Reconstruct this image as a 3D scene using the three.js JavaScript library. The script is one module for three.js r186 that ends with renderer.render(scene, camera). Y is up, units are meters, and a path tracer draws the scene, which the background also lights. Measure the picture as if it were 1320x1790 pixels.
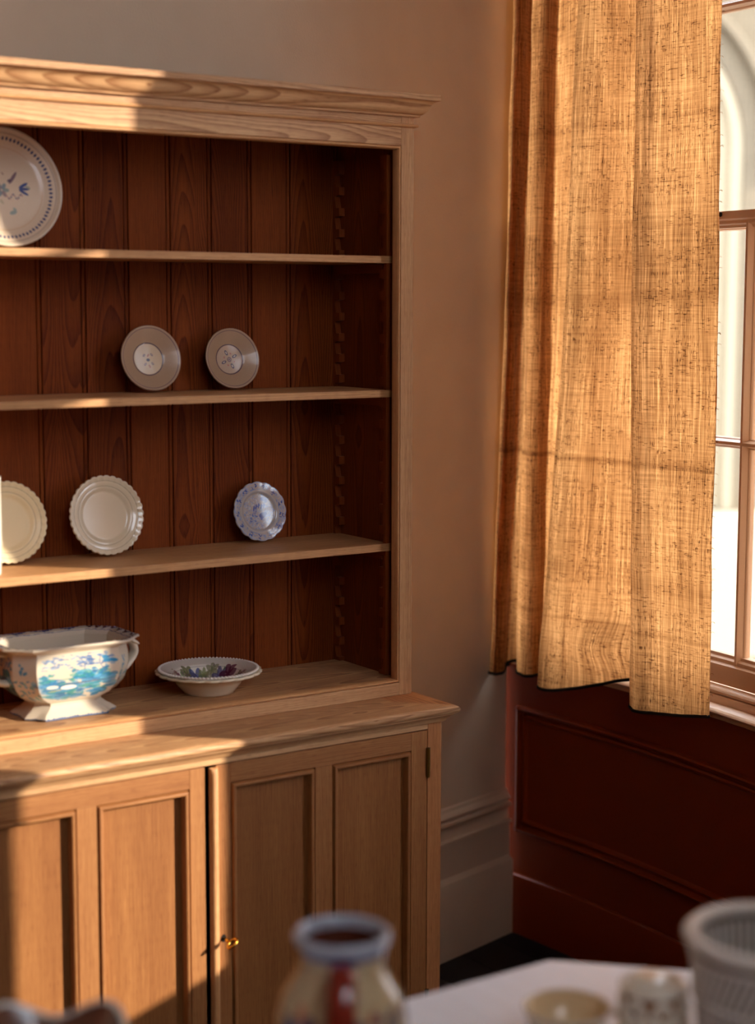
import * as THREE from 'three';
import { RoundedBoxGeometry } from 'three/addons/geometries/RoundedBoxGeometry.js';
import { mergeGeometries, toCreasedNormals } from 'three/addons/utils/BufferGeometryUtils.js';
import { ImprovedNoise } from 'three/addons/math/ImprovedNoise.js';

// ---------------------------------------------------------------- camera, sky, sun, exposure
const scene = new THREE.Scene();
const camera = new THREE.PerspectiveCamera(33.22, 1320 / 1790, 0.05, 80);
camera.position.set(-2.125, 1.7, 2.886);
camera.rotation.order = 'YXZ';
camera.rotation.set(-0.118976, -0.596179, 0.002316);
camera.focus = 3.85;
camera.userData.fStop = 1.6;
scene.add(camera);

scene.background = new THREE.Color(0.89, 0.97, 1.11).multiplyScalar(6.2);   // bright hazy morning sky

const sun = new THREE.DirectionalLight(new THREE.Color(1, 0.91, 0.77), 6.9);
{
  const az = 45 * Math.PI / 180, el = 17.6 * Math.PI / 180;
  sun.target.position.set(-0.6, 1.0, 0);
  sun.position.set(Math.sin(az) * Math.cos(el), Math.sin(el), Math.cos(az) * Math.cos(el)).multiplyScalar(15).add(sun.target.position);
  sun.shadow.radius = 1.3;
  sun.castShadow = true;
  sun.shadow.mapSize.set(4096, 4096);
  const c = sun.shadow.camera; c.left = -9; c.right = 9; c.top = 7; c.bottom = -5; c.near = 0.5; c.far = 40;
}
scene.add(sun, sun.target);

const renderer = new THREE.WebGLRenderer({ antialias: true });
renderer.toneMapping = THREE.LinearToneMapping;
renderer.toneMappingExposure = 1.3;
renderer.shadowMap.enabled = true;

// ---------------------------------------------------------------- helpers
const DEG = Math.PI / 180;
const V3 = (x, y, z) => new THREE.Vector3(x, y, z);
let seed = 7;
const rnd = () => { seed = (seed * 1664525 + 1013904223) >>> 0; return seed / 4294967296; };
const perlin = new ImprovedNoise();
const noise = (x, y, z = 0) => perlin.noise(x, y, z);
const clamp = (x, a, b) => Math.min(b, Math.max(a, x));
const smooth = (a, b, x) => { const t = clamp((x - a) / (b - a), 0, 1); return t * t * (3 - 2 * t); };
const mix = (a, b, t) => a + (b - a) * t;

const used = {};
function numbered(name) { const n = used[name] ?? 0; used[name] = n + 1; return n ? name + '_' + String(n).padStart(3, '0') : name; }
function tag(o, label, category, group) { o.userData.label = label; if (category) o.userData.category = category; if (group) o.userData.group = group; return o; }
const origin = new Map();
function thing(name, label, category, pos = [0, 0, 0], group) {
  const o = new THREE.Group(); o.name = numbered(name); o.position.set(...pos); scene.add(o); origin.set(o, V3(...pos));
  return tag(o, label, category, group);
}
function structure(name) { const o = new THREE.Group(); o.name = name; o.userData.kind = 'structure'; scene.add(o); origin.set(o, V3(0, 0, 0)); return o; }
// a part whose geometry is given in world coordinates
function part(name, geo, mat, parent, label) {
  const off = origin.get(parent);
  const g = Array.isArray(geo) ? mergeGeometries(geo.map(clean)) : geo;
  if (off.lengthSq() > 0) g.translate(-off.x, -off.y, -off.z);
  return local(name, g, mat, parent, label);
}
function local(name, geo, mat, parent, label) {
  const g = Array.isArray(geo) ? mergeGeometries(geo.map(clean)) : geo;
  const m = new THREE.Mesh(g, mat); m.name = name; m.castShadow = m.receiveShadow = true;
  if (label) m.userData.label = label;
  parent.add(m); origin.set(m, origin.get(parent) ?? V3(0, 0, 0));
  return m;
}
function clean(g) {
  if (g.index) g = g.toNonIndexed();
  for (const k of Object.keys(g.attributes)) if (!['position', 'normal', 'uv'].includes(k)) g.deleteAttribute(k);
  if (!g.attributes.uv) g.setAttribute('uv', new THREE.BufferAttribute(new Float32Array(g.attributes.position.count * 2), 2));
  return g;
}
// metres as uv: v runs with the grain axis, u across it
function grainUV(g, axis, off = [rnd(), rnd()], planar) {
  if (g.index) g = g.toNonIndexed();
  const p = g.attributes.position, n = g.attributes.normal, uv = new Float32Array(p.count * 2), A = 'xyz'.indexOf(axis);
  for (let i = 0; i < p.count; i += 3) {
    const a = [0, 0, 0];
    for (let k = 0; k < 3; k++) { a[0] += Math.abs(n.getX(i + k)); a[1] += Math.abs(n.getY(i + k)); a[2] += Math.abs(n.getZ(i + k)); }
    const others = [0, 1, 2].filter((k) => k !== A);
    const U = a[A] > a[others[0]] && a[A] > a[others[1]] ? others[0] : (a[others[0]] > a[others[1]] ? others[1] : others[0]);
    const endGrain = a[A] > a[others[0]] && a[A] > a[others[1]];
    for (let k = 0; k < 3; k++) {
      const q = [p.getX(i + k), p.getY(i + k), p.getZ(i + k)];
      uv[(i + k) * 2] = q[U] + off[0]; uv[(i + k) * 2 + 1] = (endGrain ? q[others[1]] : q[A]) + off[1];
    }
  }
  g.setAttribute('uv', new THREE.BufferAttribute(uv, 2));
  return g;
}
function box(x0, x1, y0, y1, z0, z1, r = 0.0015, seg = 1) {
  const g = r > 0 ? new RoundedBoxGeometry(x1 - x0, y1 - y0, z1 - z0, seg, Math.min(r, (x1 - x0) / 2.01, (y1 - y0) / 2.01, (z1 - z0) / 2.01)) : new THREE.BoxGeometry(x1 - x0, y1 - y0, z1 - z0);
  g.translate((x0 + x1) / 2, (y0 + y1) / 2, (z0 + z1) / 2);
  return clean(g);
}
const wbox = (x0, x1, y0, y1, z0, z1, axis, r, off) => grainUV(box(x0, x1, y0, y1, z0, z1, r), axis, off);
// a closed or open outline carried through stations; station(i) maps a profile point [a, b] to space
function loft(profile, stations, { closed = true, caps = true, crease = 0.7, vOff = 0, uOff = 0, ring = false } = {}) {
  const n = profile.length, rows = stations.map((f) => profile.map(([a, b]) => f(a, b)));
  const per = [0]; for (let i = 1; i <= n; i++) { const a = profile[i - 1], b = profile[i % n]; per.push(per[i - 1] + Math.hypot(a[0] - b[0], a[1] - b[1])); }
  const len = [0]; for (let j = 1; j <= rows.length; j++) len.push(len[j - 1] + (j < rows.length || ring ? rows[j - 1][0].distanceTo(rows[j % rows.length][0]) : 0));
  const pos = [], uv = [], J = ring ? rows.length : rows.length - 1, I = closed ? n : n - 1;
  const push = (v, u, w) => { pos.push(v.x, v.y, v.z); uv.push(u + uOff, w + vOff); };
  for (let j = 0; j < J; j++) for (let i = 0; i < I; i++) {
    const a = rows[j][i], b = rows[j][(i + 1) % n], c = rows[(j + 1) % rows.length][(i + 1) % n], d = rows[(j + 1) % rows.length][i];
    push(a, per[i], len[j]); push(b, per[i + 1], len[j]); push(c, per[i + 1], len[j + 1]);
    push(a, per[i], len[j]); push(c, per[i + 1], len[j + 1]); push(d, per[i], len[j + 1]);
  }
  if (caps && closed && !ring) {
    const tris = THREE.ShapeUtils.triangulateShape(profile.map(([a, b]) => new THREE.Vector2(a, b)), []);
    for (const [row, flip] of [[rows[0], false], [rows[rows.length - 1], true]]) for (const t of tris) {
      const o = flip ? [t[0], t[1], t[2]] : [t[0], t[2], t[1]];
      for (const k of o) push(row[k], profile[k][0], profile[k][1]);
    }
  }
  const g = new THREE.BufferGeometry();
  g.setAttribute('position', new THREE.Float32BufferAttribute(pos, 3));
  g.setAttribute('uv', new THREE.Float32BufferAttribute(uv, 2));
  g.computeVertexNormals();
  return crease > 0 ? clean(toCreasedNormals(g, crease)) : g;
}
// a moulding mitred round three sides of a cabinet (left return, front, right return); profile [[out, y]]
const uSweep = (xl, xr, zb, zf, profile, o) => loft(profile, [
  (a, b) => V3(xl - a, b, zb), (a, b) => V3(xl - a, b, zf + a), (a, b) => V3(xr + a, b, zf + a), (a, b) => V3(xr + a, b, zb)], { crease: 0.6, vOff: rnd(), uOff: rnd(), ...o });
// a moulding mitred round a rectangle standing in a plane of constant z; profile [[in, z]]
const frameSweep = (x0, x1, y0, y1, profile, o) => loft(profile, [
  (a, b) => V3(x0 + a, y0 + a, b), (a, b) => V3(x1 - a, y0 + a, b), (a, b) => V3(x1 - a, y1 - a, b), (a, b) => V3(x0 + a, y1 - a, b)], { ring: true, crease: 0.6, vOff: rnd(), uOff: rnd(), ...o });
const tube = (pts, r, seg = 40, rad = 10, closed = false) => new THREE.TubeGeometry(new THREE.CatmullRomCurve3(pts.map((p) => V3(...p)), closed), seg, r, rad, closed);

// ---------------------------------------------------------------- textures
function dataTexture(w, h, f, srgb = true) {
  const d = new Uint8Array(w * h * 4);
  for (let y = 0, i = 0; y < h; y++) for (let x = 0; x < w; x++, i += 4) {
    const c = f(x / w, y / h);
    d[i] = clamp(c[0], 0, 255); d[i + 1] = clamp(c[1], 0, 255); d[i + 2] = clamp(c[2], 0, 255); d[i + 3] = 255;
  }
  const t = new THREE.DataTexture(d, w, h);
  t.wrapS = t.wrapT = THREE.MirroredRepeatWrapping; t.magFilter = THREE.LinearFilter; t.minFilter = THREE.LinearMipmapLinearFilter; t.generateMipmaps = true;
  if (srgb) t.colorSpace = THREE.SRGBColorSpace;
  t.needsUpdate = true;
  return t;
}
function canvasTexture(w, h, draw) {
  const c = document.createElement('canvas'); c.width = w; c.height = h;
  draw(c.getContext('2d'), w, h);
  const t = new THREE.CanvasTexture(c); t.colorSpace = THREE.SRGBColorSpace; t.wrapS = t.wrapT = THREE.RepeatWrapping; t.magFilter = THREE.LinearFilter;
  return t;
}
// oak: a tile of 0.4 m across the grain by 1.6 m along it
function oakTexture(kind, shade) {
  const W = 1024, H = 2048, lo = [146, 97, 61], hi = [213, 166, 117];
  return dataTexture(W, H, (u, v) => {
    const x = u * 0.4, y = v * 1.6;
    let ring;
    if (kind === 'flame') {                               // flat-sawn: nested arches on every 0.1 m
      const cell = Math.floor(x / 0.1), cx = (cell + 0.5 + 0.22 * Math.sin(cell * 7.3)) * 0.1;
      const w = noise(x * 10 + cell * 3, y * 3.1, cell) * 0.014 + noise(x * 28, y * 8, 4 + cell) * 0.005;
      const dx = Math.abs(x - cx) + w;
      const g = dx * dx * 330 + (cell % 2 ? -1 : 1) * y * 1.35 + noise(y * 1.7, cell * 5.1) * 0.5 + noise(x * 15, y * 2.5, 9) * 0.15;
      const k = g * 6.5, f = k - Math.floor(k);
      ring = Math.pow(f, 2.2) * (1 - smooth(0.93, 1, f)) * 0.95;
    } else {                                              // rift-sawn: straight fine lines
      const k = x * 260 + noise(x * 9, y * 1.3, 2) * 5 + noise(x * 60, y * 1.5, 3) * 1.2, f = k - Math.floor(k);
      ring = Math.pow(f, 1.8) * (1 - smooth(0.9, 1, f)) * 0.55 * (0.7 + 0.6 * noise(x * 40, y * 2, 8));
    }
    const broad = noise(x * 14, y * 1.1, 5) * 0.22 + noise(x * 45, y * 2.2, 6) * 0.14;
    const fine = noise(x * 900, y * 20, 1) * 0.24 + noise(x * 380, y * 7, 7) * 0.22;
    const pore = smooth(0.3, 0.5, noise(x * 1150, y * 42, 11)) * (0.3 + ring * 0.6);
    const mott = noise(x * 120, y * 60, 12) * 0.06;
    const t = clamp(0.8 + broad + fine + mott - ring * 0.85 - pore * 0.8, -0.35, 1.15) * shade;
    return [mix(lo[0], hi[0], t), mix(lo[1], hi[1], t), mix(lo[2], hi[2], t)];
  });
}
function repeatPer(t, u, v) { t.repeat.set(1 / u, 1 / v); return t; }
const oakPlainMap = repeatPer(oakTexture('rift', 1), 0.4, 1.6), oakFlameMap = repeatPer(oakTexture('flame', 1), 0.4, 1.6);
function oak(map, tint = 0xffffff, rough = 0.5, spec = 0.55) { return new THREE.MeshPhysicalMaterial({ map, bumpMap: map, bumpScale: 0.0004, color: tint, roughness: rough, specularIntensity: spec }); }
const M = {
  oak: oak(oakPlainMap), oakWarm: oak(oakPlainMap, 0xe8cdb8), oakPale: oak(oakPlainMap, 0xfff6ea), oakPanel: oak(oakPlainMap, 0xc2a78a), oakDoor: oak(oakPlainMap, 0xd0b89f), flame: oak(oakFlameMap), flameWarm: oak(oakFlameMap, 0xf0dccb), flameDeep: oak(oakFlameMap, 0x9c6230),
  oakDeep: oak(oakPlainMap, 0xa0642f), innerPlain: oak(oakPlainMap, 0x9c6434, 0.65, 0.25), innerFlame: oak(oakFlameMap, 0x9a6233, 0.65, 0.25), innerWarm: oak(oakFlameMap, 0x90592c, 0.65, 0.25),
  brass: new THREE.MeshPhysicalMaterial({ color: 0xd9a545, metalness: 1, roughness: 0.22 }),
  agedBrass: new THREE.MeshPhysicalMaterial({ color: 0x8a6a35, metalness: 1, roughness: 0.42 }),
  iron: new THREE.MeshStandardMaterial({ color: 0x15110e, roughness: 0.6, metalness: 0.4 }),
};
// painted plaster: faint roller stipple
const plasterBump = repeatPer(dataTexture(512, 512, (u, v) => { const k = 128 + noise(u * 60, v * 60, 1) * 70 + noise(u * 140, v * 140, 2) * 50; return [k, k, k]; }, false), 0.35, 0.35);
const plasterMap = repeatPer(dataTexture(512, 512, (u, v) => { const k = 1 + noise(u * 6, v * 6, 3) * 0.03 + noise(u * 30, v * 30, 4) * 0.02; return [198 * k, 175 * k, 149 * k]; }), 2.1, 2.1);
M.wall = new THREE.MeshPhysicalMaterial({ map: plasterMap, bumpMap: plasterBump, bumpScale: 0.0004, roughness: 0.85, specularIntensity: 0.4 });
M.wallTrim = new THREE.MeshPhysicalMaterial({ map: plasterMap, roughness: 0.42, specularIntensity: 0.8 });
const paintBump = repeatPer(dataTexture(512, 512, (u, v) => { const k = 128 + noise(u * 18, v * 160, 1) * 60 + noise(u * 60, v * 60, 2) * 40; return [k, k, k]; }, false), 0.5, 0.5);
M.redPaint = new THREE.MeshPhysicalMaterial({ color: 0x84300a, bumpMap: paintBump, bumpScale: 0.00025, roughness: 0.4, specularIntensity: 0.32 });
M.frame = new THREE.MeshPhysicalMaterial({ color: 0xeac4a0, bumpMap: paintBump, bumpScale: 0.00025, roughness: 0.35, specularIntensity: 0.8 });  // paler than the dado paint: the lit look is put into the colour
M.ceiling = new THREE.MeshStandardMaterial({ color: 0x8f8474, roughness: 0.9 });
M.floor = new THREE.MeshPhysicalMaterial({ map: repeatPer(dataTexture(512, 1024, (u, v) => { const k = 1 + noise(u * 60, v * 4, 1) * 0.35 + noise(u * 9, v * 9, 2) * 0.2; return [19 * k, 18 * k, 22 * k]; }), 0.5, 1.4), roughness: 0.5, specularIntensity: 0.6 });
M.pane = new THREE.MeshPhysicalMaterial({ color: 0xffffff, transmission: 1, thickness: 0, roughness: 0, ior: 1.5, side: THREE.DoubleSide });
M.stone = new THREE.MeshStandardMaterial({ map: repeatPer(dataTexture(512, 512, (u, v) => { const k = 1 + noise(u * 10, v * 10, 1) * 0.04 + noise(u * 70, v * 70, 2) * 0.05; return [112 * k, 100 * k, 80 * k]; }), 1.5, 1.5), roughness: 0.9 });
M.whiteStone = new THREE.MeshStandardMaterial({ color: 0xa5987e, roughness: 0.9 });
M.paving = new THREE.MeshStandardMaterial({ map: repeatPer(dataTexture(512, 512, (u, v) => { const k = 1 + noise(u * 9, v * 9, 5) * 0.05 + noise(u * 90, v * 90, 6) * 0.06; return [128 * k, 124 * k, 118 * k]; }), 2, 2), roughness: 0.9 });
M.brick = new THREE.MeshStandardMaterial({ color: 0xb9ab97, roughness: 0.9 });

// ---------------------------------------------------------------- the room
// The window wall is a bow: an arc of radius 3.6 m round (BX, BZ). d is the distance outwards from its inner face.
const BR = 3.6, BX = 0.763 - BR, BZ = -0.28;
const arcPoint = (th, d, y) => V3(BX + (BR + d) * Math.cos(th * DEG), y, BZ + (BR + d) * Math.sin(th * DEG));
const arcBar = (th0, th1, profile, o = {}) => {
  const n = Math.max(1, Math.ceil(Math.abs(th1 - th0) / 1.2));
  return loft(profile, Array.from({ length: n + 1 }, (_, i) => { const th = mix(th0, th1, i / n); return (d, y) => arcPoint(th, d, y); }), { crease: 0.5, ...o });
};
const rect = (d0, d1, y0, y1) => [[d0, y0], [d0, y1], [d1, y1], [d1, y0]];
// an upright moulding at angle th; section [[along the arc in metres, d]]
const arcPost = (th, y0, y1, section, o = {}) => loft(section, [y0, y1].map((y) => (s, d) => { const p = arcPoint(th + s / BR / DEG, d, y); return p; }), { crease: 0.5, ...o });
// the back wall runs straight behind the dresser, then falls gently away towards the corner
const wallZ = (x) => { const k = (x + 0.34) / 0.1; return -0.402 - 0.0257 * (k > 30 ? k : Math.log(1 + Math.exp(k))) - 0.008 * smooth(-0.3, 0.3, x); };
const wallNormal = (x) => { const e = 0.002, s = (wallZ(x + e) - wallZ(x - e)) / (2 * e), l = Math.hypot(1, s); return [-s / l, 1 / l]; };
const wallXs = [-4.75, -2.5, -1.3, ...Array.from({ length: 41 }, (_, i) => -0.9 + i * 0.0415)];
const wallSweep = (profile, x0 = -4.75, x1 = 0.76, o = {}) => loft(profile, wallXs.filter((x) => x >= x0 && x <= x1).map((x) => { const [nx, nz] = wallNormal(x), z = wallZ(x); return (a, b) => V3(x + nx * a, b, z + nz * a); }), { crease: 0.5, ...o });
const CEIL = 4.2;

const floor = structure('floor'), ceiling = structure('ceiling'), wallBack = structure('wall_back'), wallBow = structure('wall_right'), wallLeft = structure('wall_left'), wallFront = structure('wall_front');
function roomShape() {
  const s = new THREE.Shape();
  s.moveTo(-4.8, -0.75);
  s.lineTo(0.95, -0.95);
  for (let th = -8; th <= 101; th += 2) { const p = arcPoint(th, 0.3, 0); s.lineTo(p.x, p.z); }
  s.lineTo(-4.8, 3.5);
  return s;
}
{
  const slab = (y0, h) => { const g = new THREE.ExtrudeGeometry(roomShape(), { depth: h, bevelEnabled: false }); g.rotateX(Math.PI / 2); g.translate(0, y0 + h, 0); return g; };
  part('subfloor', slab(-0.2, 0.175), M.floor, floor);
  for (let i = 0; i < 17; i++) {                           // painted boards near the window corner, running into the room
    const x1 = 0.80 - i * 0.142;
    part(numbered('floor_board'), grainUV(box(x1 - 0.1405, x1, -0.025, 0, -0.74 , 2.2, 0.002), 'z'), M.floor, floor);
  }
  part('floor_boards', [grainUV(box(-4.7, -1.617, -0.025, -0.0005, -0.44, 3.3, 0.002), 'z'), grainUV(box(-1.616, 0.80, -0.025, -0.0005, 2.201, 3.2, 0.002), 'z')], M.floor, floor).userData.kind = 'stuff';
  part('ceiling_slab', slab(CEIL, 0.2), M.ceiling, ceiling);
  part('plaster', wallSweep([[0, 0], [0, CEIL], [-0.22, CEIL], [-0.22, 0]]), M.wall, wallBack);
  part('plaster', box(-4.95, -4.74, 0, CEIL, -0.7, 3.5, 0), M.redPaint, wallLeft);
  part('plaster', box(-4.95, -3.38, 0, CEIL, 3.22, 3.5, 0), M.redPaint, wallFront);
}
// skirting on the back wall: plinth, fillet and a run of mouldings, 0.4 m high
{
  const b = structure('baseboard_back');
  const pr = [[0, 0], [0.029, 0], [0.029, 0.203], [0.0275, 0.207], [0.0215, 0.2125], [0.0165, 0.219], [0.0165, 0.309], [0.023, 0.312], [0.0225, 0.318], [0.014, 0.3205], [0.0125, 0.327], [0.0105, 0.338], [0.011, 0.35], [0.0125, 0.353], [0.020, 0.355],
    [0.0215, 0.360], [0.020, 0.366], [0.010, 0.3675], [0.009, 0.3705], [0.017, 0.374], [0.0178, 0.379], [0.0125, 0.386], [0.008, 0.391], [0.006, 0.399], [0.002, 0.402], [0, 0.402]];
  part('skirting', wallSweep(pr, -4.75, 0.735, { crease: 0.45 }), M.wallTrim, b);
}
// openings of the bow: [first, last angle of the glass]
const W1 = [-6.6, 10.2], W2 = [14.6, 33], fillW3 = [55, 77], SILL = 0.77, HEAD = 2.95;
{
  const solid = (a, b, y0 = 0, y1 = CEIL) => arcBar(a, b, rect(0, 0.38, y0, y1));
  const list = [[-7.4, W1[0]], [W1[1], W2[0]], [W2[1], fillW3[0]], [fillW3[1], 101]];
  part('apron', solid(...fillW3, 0, 2.1), M.wall, wallBow); part('lintel', solid(...fillW3, 3.9, CEIL), M.wall, wallBow);
  for (const [a, b] of list) part('pier', solid(a, b), M.wall, wallBow);
  for (const [a, b] of [W1, W2]) { part('apron', solid(a, b, 0, SILL - 0.004), M.wall, wallBow); part('lintel', solid(a, b, HEAD, CEIL), M.wall, wallBow); }
}
// panelled dado under the first window, from the corner round the bow
{
  const t = structure('trim_1'), A = -6.75, B = 22, x0 = 0.036 / BR / DEG;
  part('board', arcBar(A, B, rect(-0.004, 0.002, 0.0, 0.762)), M.redPaint, t);
  part('skirting', arcBar(A, B, [[-0.003, 0], [-0.016, 0], [-0.016, 0.158], [-0.0145, 0.163], [-0.010, 0.166], [-0.003, 0.166]]), M.redPaint, t);
  // raised bolection frame: outer bead, hollow, inner bead
  const pr = (s, y) => [[0, -0.003], [0.0005, -0.011], [0.003, -0.0175], [0.0075, -0.020], [0.012, -0.0175], [0.0145, -0.011], [0.0155, -0.0065], [0.021, -0.006], [0.023, -0.011], [0.0275, -0.014], [0.033, -0.0115], [0.0365, -0.006], [0.038, -0.003]].map(([a, d]) => [d, y + s * a]);
  const post = (s) => pr(1, 0).map(([d, a]) => [s * a, d]);
  const y0 = 0.288, y1 = 0.634, aL = A + 0.05 / BR / DEG, aR = 13;
  part('panel_moulding', arcBar(aL, aR, pr(1, y0)), M.redPaint, t); part('panel_moulding', arcBar(aL, aR, pr(-1, y1)), M.redPaint, t);
  part('panel_moulding', arcPost(aL, y0, y1, post(1)), M.redPaint, t); part('panel_moulding', arcPost(aR, y0, y1, post(-1)), M.redPaint, t);
  part('panel_field', arcBar(aL + 0.5, aR - 0.5, rect(-0.0052, -0.002, y0 + 0.03, y1 - 0.03)), M.redPaint, t);
}
// ---------------------------------------------------------------- windows
function sashWindow(name, [a, b], bars, heights, meeting, detailed) {
  const w = structure(name), per = 1 / BR / DEG;
  // stool with rounded nosing, riser and staff bead
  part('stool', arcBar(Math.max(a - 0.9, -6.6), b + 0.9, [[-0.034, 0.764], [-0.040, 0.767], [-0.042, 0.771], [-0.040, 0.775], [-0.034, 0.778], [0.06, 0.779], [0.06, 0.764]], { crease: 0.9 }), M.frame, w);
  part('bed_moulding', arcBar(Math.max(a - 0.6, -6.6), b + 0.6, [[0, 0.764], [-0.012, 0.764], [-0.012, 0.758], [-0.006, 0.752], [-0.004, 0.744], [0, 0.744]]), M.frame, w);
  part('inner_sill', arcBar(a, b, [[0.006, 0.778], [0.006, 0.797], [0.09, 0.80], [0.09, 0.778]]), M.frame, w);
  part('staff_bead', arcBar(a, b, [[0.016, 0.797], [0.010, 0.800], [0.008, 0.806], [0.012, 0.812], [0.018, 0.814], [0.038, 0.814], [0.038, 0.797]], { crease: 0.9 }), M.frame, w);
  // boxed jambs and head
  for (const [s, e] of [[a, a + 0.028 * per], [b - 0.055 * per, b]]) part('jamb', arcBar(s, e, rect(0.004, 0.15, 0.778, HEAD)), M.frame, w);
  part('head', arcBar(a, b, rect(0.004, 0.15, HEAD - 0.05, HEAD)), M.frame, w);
  const A = a + 0.029 * per, B = b - 0.056 * per;
  // a moulded glazing bar: nose towards the room, fillets, rebate towards the glass
  const nose = [[-0.012, 0.020], [-0.0125, 0.006], [-0.0105, 0.003], [-0.0085, 0.002], [-0.006, -0.006], [-0.0035, -0.013], [0.0035, -0.013], [0.006, -0.006], [0.0085, 0.002], [0.0105, 0.003], [0.0125, 0.006], [0.012, 0.020]];
  const sash = (nm, D, yb, yt, hb, ht, hs) => {
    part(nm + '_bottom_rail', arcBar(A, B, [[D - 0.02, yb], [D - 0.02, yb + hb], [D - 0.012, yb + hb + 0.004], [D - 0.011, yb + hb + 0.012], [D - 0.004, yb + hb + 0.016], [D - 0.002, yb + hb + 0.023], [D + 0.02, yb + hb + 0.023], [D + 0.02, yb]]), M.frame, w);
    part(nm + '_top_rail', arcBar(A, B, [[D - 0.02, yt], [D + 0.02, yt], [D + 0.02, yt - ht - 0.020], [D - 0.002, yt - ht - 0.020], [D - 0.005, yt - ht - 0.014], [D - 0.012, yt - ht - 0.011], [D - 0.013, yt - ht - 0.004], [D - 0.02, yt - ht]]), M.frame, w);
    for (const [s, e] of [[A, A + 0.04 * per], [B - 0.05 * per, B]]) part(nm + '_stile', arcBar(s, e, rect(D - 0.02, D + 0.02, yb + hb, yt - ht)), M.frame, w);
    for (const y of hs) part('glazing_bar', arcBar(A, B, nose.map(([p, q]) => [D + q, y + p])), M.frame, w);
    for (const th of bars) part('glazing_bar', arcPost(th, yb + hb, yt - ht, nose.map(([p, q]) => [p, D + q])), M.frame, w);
    const cols = [A, ...bars, B], rows = [yb + hb, ...hs, yt - ht];
    for (let i = 0; i + 1 < cols.length; i++) for (let j = 0; j + 1 < rows.length; j++) {
      const g = loft([[0, rows[j] + 0.006], [0, rows[j + 1] - 0.006]], [0, 0.5, 1].map((t) => (d, y) => arcPoint(mix(cols[i] + 0.12, cols[i + 1] - 0.12, t), D + 0.010, y)), { closed: false, crease: 0.5 });
      part('pane', g, M.pane, w);
    }
  };
  sash('lower', 0.06, 0.815, meeting + 0.018, 0.046, 0.018, heights.filter((y) => y < meeting));
  sash('upper', 0.112, meeting - 0.022, HEAD - 0.05, 0.02, 0.04, heights.filter((y) => y > meeting));
  if (detailed) {
    const c = arcPoint(4.42, 0.038, 1.914), sc = new THREE.SphereGeometry(0.0055, 12, 8); sc.scale(0.5, 1, 1); sc.translate(c.x, c.y, c.z);
    part('screw', sc, M.iron, w, 'dark screw head in the meeting rail');
  }
  return w;
}
sashWindow('window_1', W1, [-0.1, 5.72], [1.386, 2.40], 1.903, true);
sashWindow('window_2', W2, [17.0, 21.0, 27.3], [1.645, 2.405], 2.14, false);
{ // an unseen high window, added behind the camera to bring in fill
  const w = structure('added_window_3'), [a, b] = fillW3, per = 1 / BR / DEG, y0 = 2.1, y1 = 3.9;
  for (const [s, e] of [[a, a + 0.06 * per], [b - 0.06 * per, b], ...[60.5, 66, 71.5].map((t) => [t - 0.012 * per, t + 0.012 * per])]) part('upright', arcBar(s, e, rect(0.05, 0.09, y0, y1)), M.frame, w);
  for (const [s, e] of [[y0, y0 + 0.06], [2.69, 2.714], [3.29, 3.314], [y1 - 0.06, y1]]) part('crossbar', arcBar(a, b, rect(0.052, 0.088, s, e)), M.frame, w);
  part('pane', loft([[0.07, y0], [0.07, y1]], Array.from({ length: 9 }, (_, i) => (d, y) => arcPoint(mix(a, b, i / 8), d, y)), { closed: false, crease: 0.5 }), M.pane, w);
}

// ---------------------------------------------------------------- linen curtains
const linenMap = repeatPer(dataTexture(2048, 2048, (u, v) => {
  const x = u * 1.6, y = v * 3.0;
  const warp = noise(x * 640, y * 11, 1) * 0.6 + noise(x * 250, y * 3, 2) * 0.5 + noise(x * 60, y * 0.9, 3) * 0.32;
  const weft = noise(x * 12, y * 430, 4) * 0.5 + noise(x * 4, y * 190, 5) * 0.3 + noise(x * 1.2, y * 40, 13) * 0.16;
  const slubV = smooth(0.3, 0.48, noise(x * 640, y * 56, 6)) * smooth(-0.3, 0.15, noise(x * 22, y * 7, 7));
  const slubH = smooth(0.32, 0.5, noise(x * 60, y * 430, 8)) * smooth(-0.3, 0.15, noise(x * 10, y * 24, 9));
  const wob = noise(x * 5, 3.3) * 0.008, shadowBand = (c, w, a) => Math.exp(-(((y + wob - c) / w) ** 2)) * a;
  const barShadow = shadowBand(1.33, 0.007, 0.15) + shadowBand(0.93, 0.005, 0.1) + shadowBand(1.72, 0.02, 0.06) + shadowBand(2.13, 0.012, 0.06) + shadowBand(1.05, 0.025, 0.05);   // soft bar shadows painted in as darker stripes
  const k = 0.77 - barShadow + warp * 0.34 + weft * 0.20 - slubV * 0.34 - slubH * 0.28 + noise(x * 11, y * 4, 10) * 0.1;
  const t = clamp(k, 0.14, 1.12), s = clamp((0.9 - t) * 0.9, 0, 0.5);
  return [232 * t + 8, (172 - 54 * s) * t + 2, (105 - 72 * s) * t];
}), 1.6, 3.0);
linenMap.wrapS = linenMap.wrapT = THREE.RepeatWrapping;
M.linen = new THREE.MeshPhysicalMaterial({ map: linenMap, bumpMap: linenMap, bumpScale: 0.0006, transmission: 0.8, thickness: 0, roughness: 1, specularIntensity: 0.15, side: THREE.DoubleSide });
M.linedLinen = M.linen.clone(); M.linedLinen.transmission = 0.35;
M.binding = new THREE.MeshStandardMaterial({ color: 0x17110f, roughness: 0.95 });
M.pole = new THREE.MeshPhysicalMaterial({ color: 0x2a1c14, roughness: 0.5 });
const catmull = (p0, p1, p2, p3, t) => 0.5 * (2 * p1 + (p2 - p0) * t + (2 * p0 - 5 * p1 + 4 * p2 - p3) * t * t + (3 * p1 - p0 - 3 * p2 + p3) * t * t * t);
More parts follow.
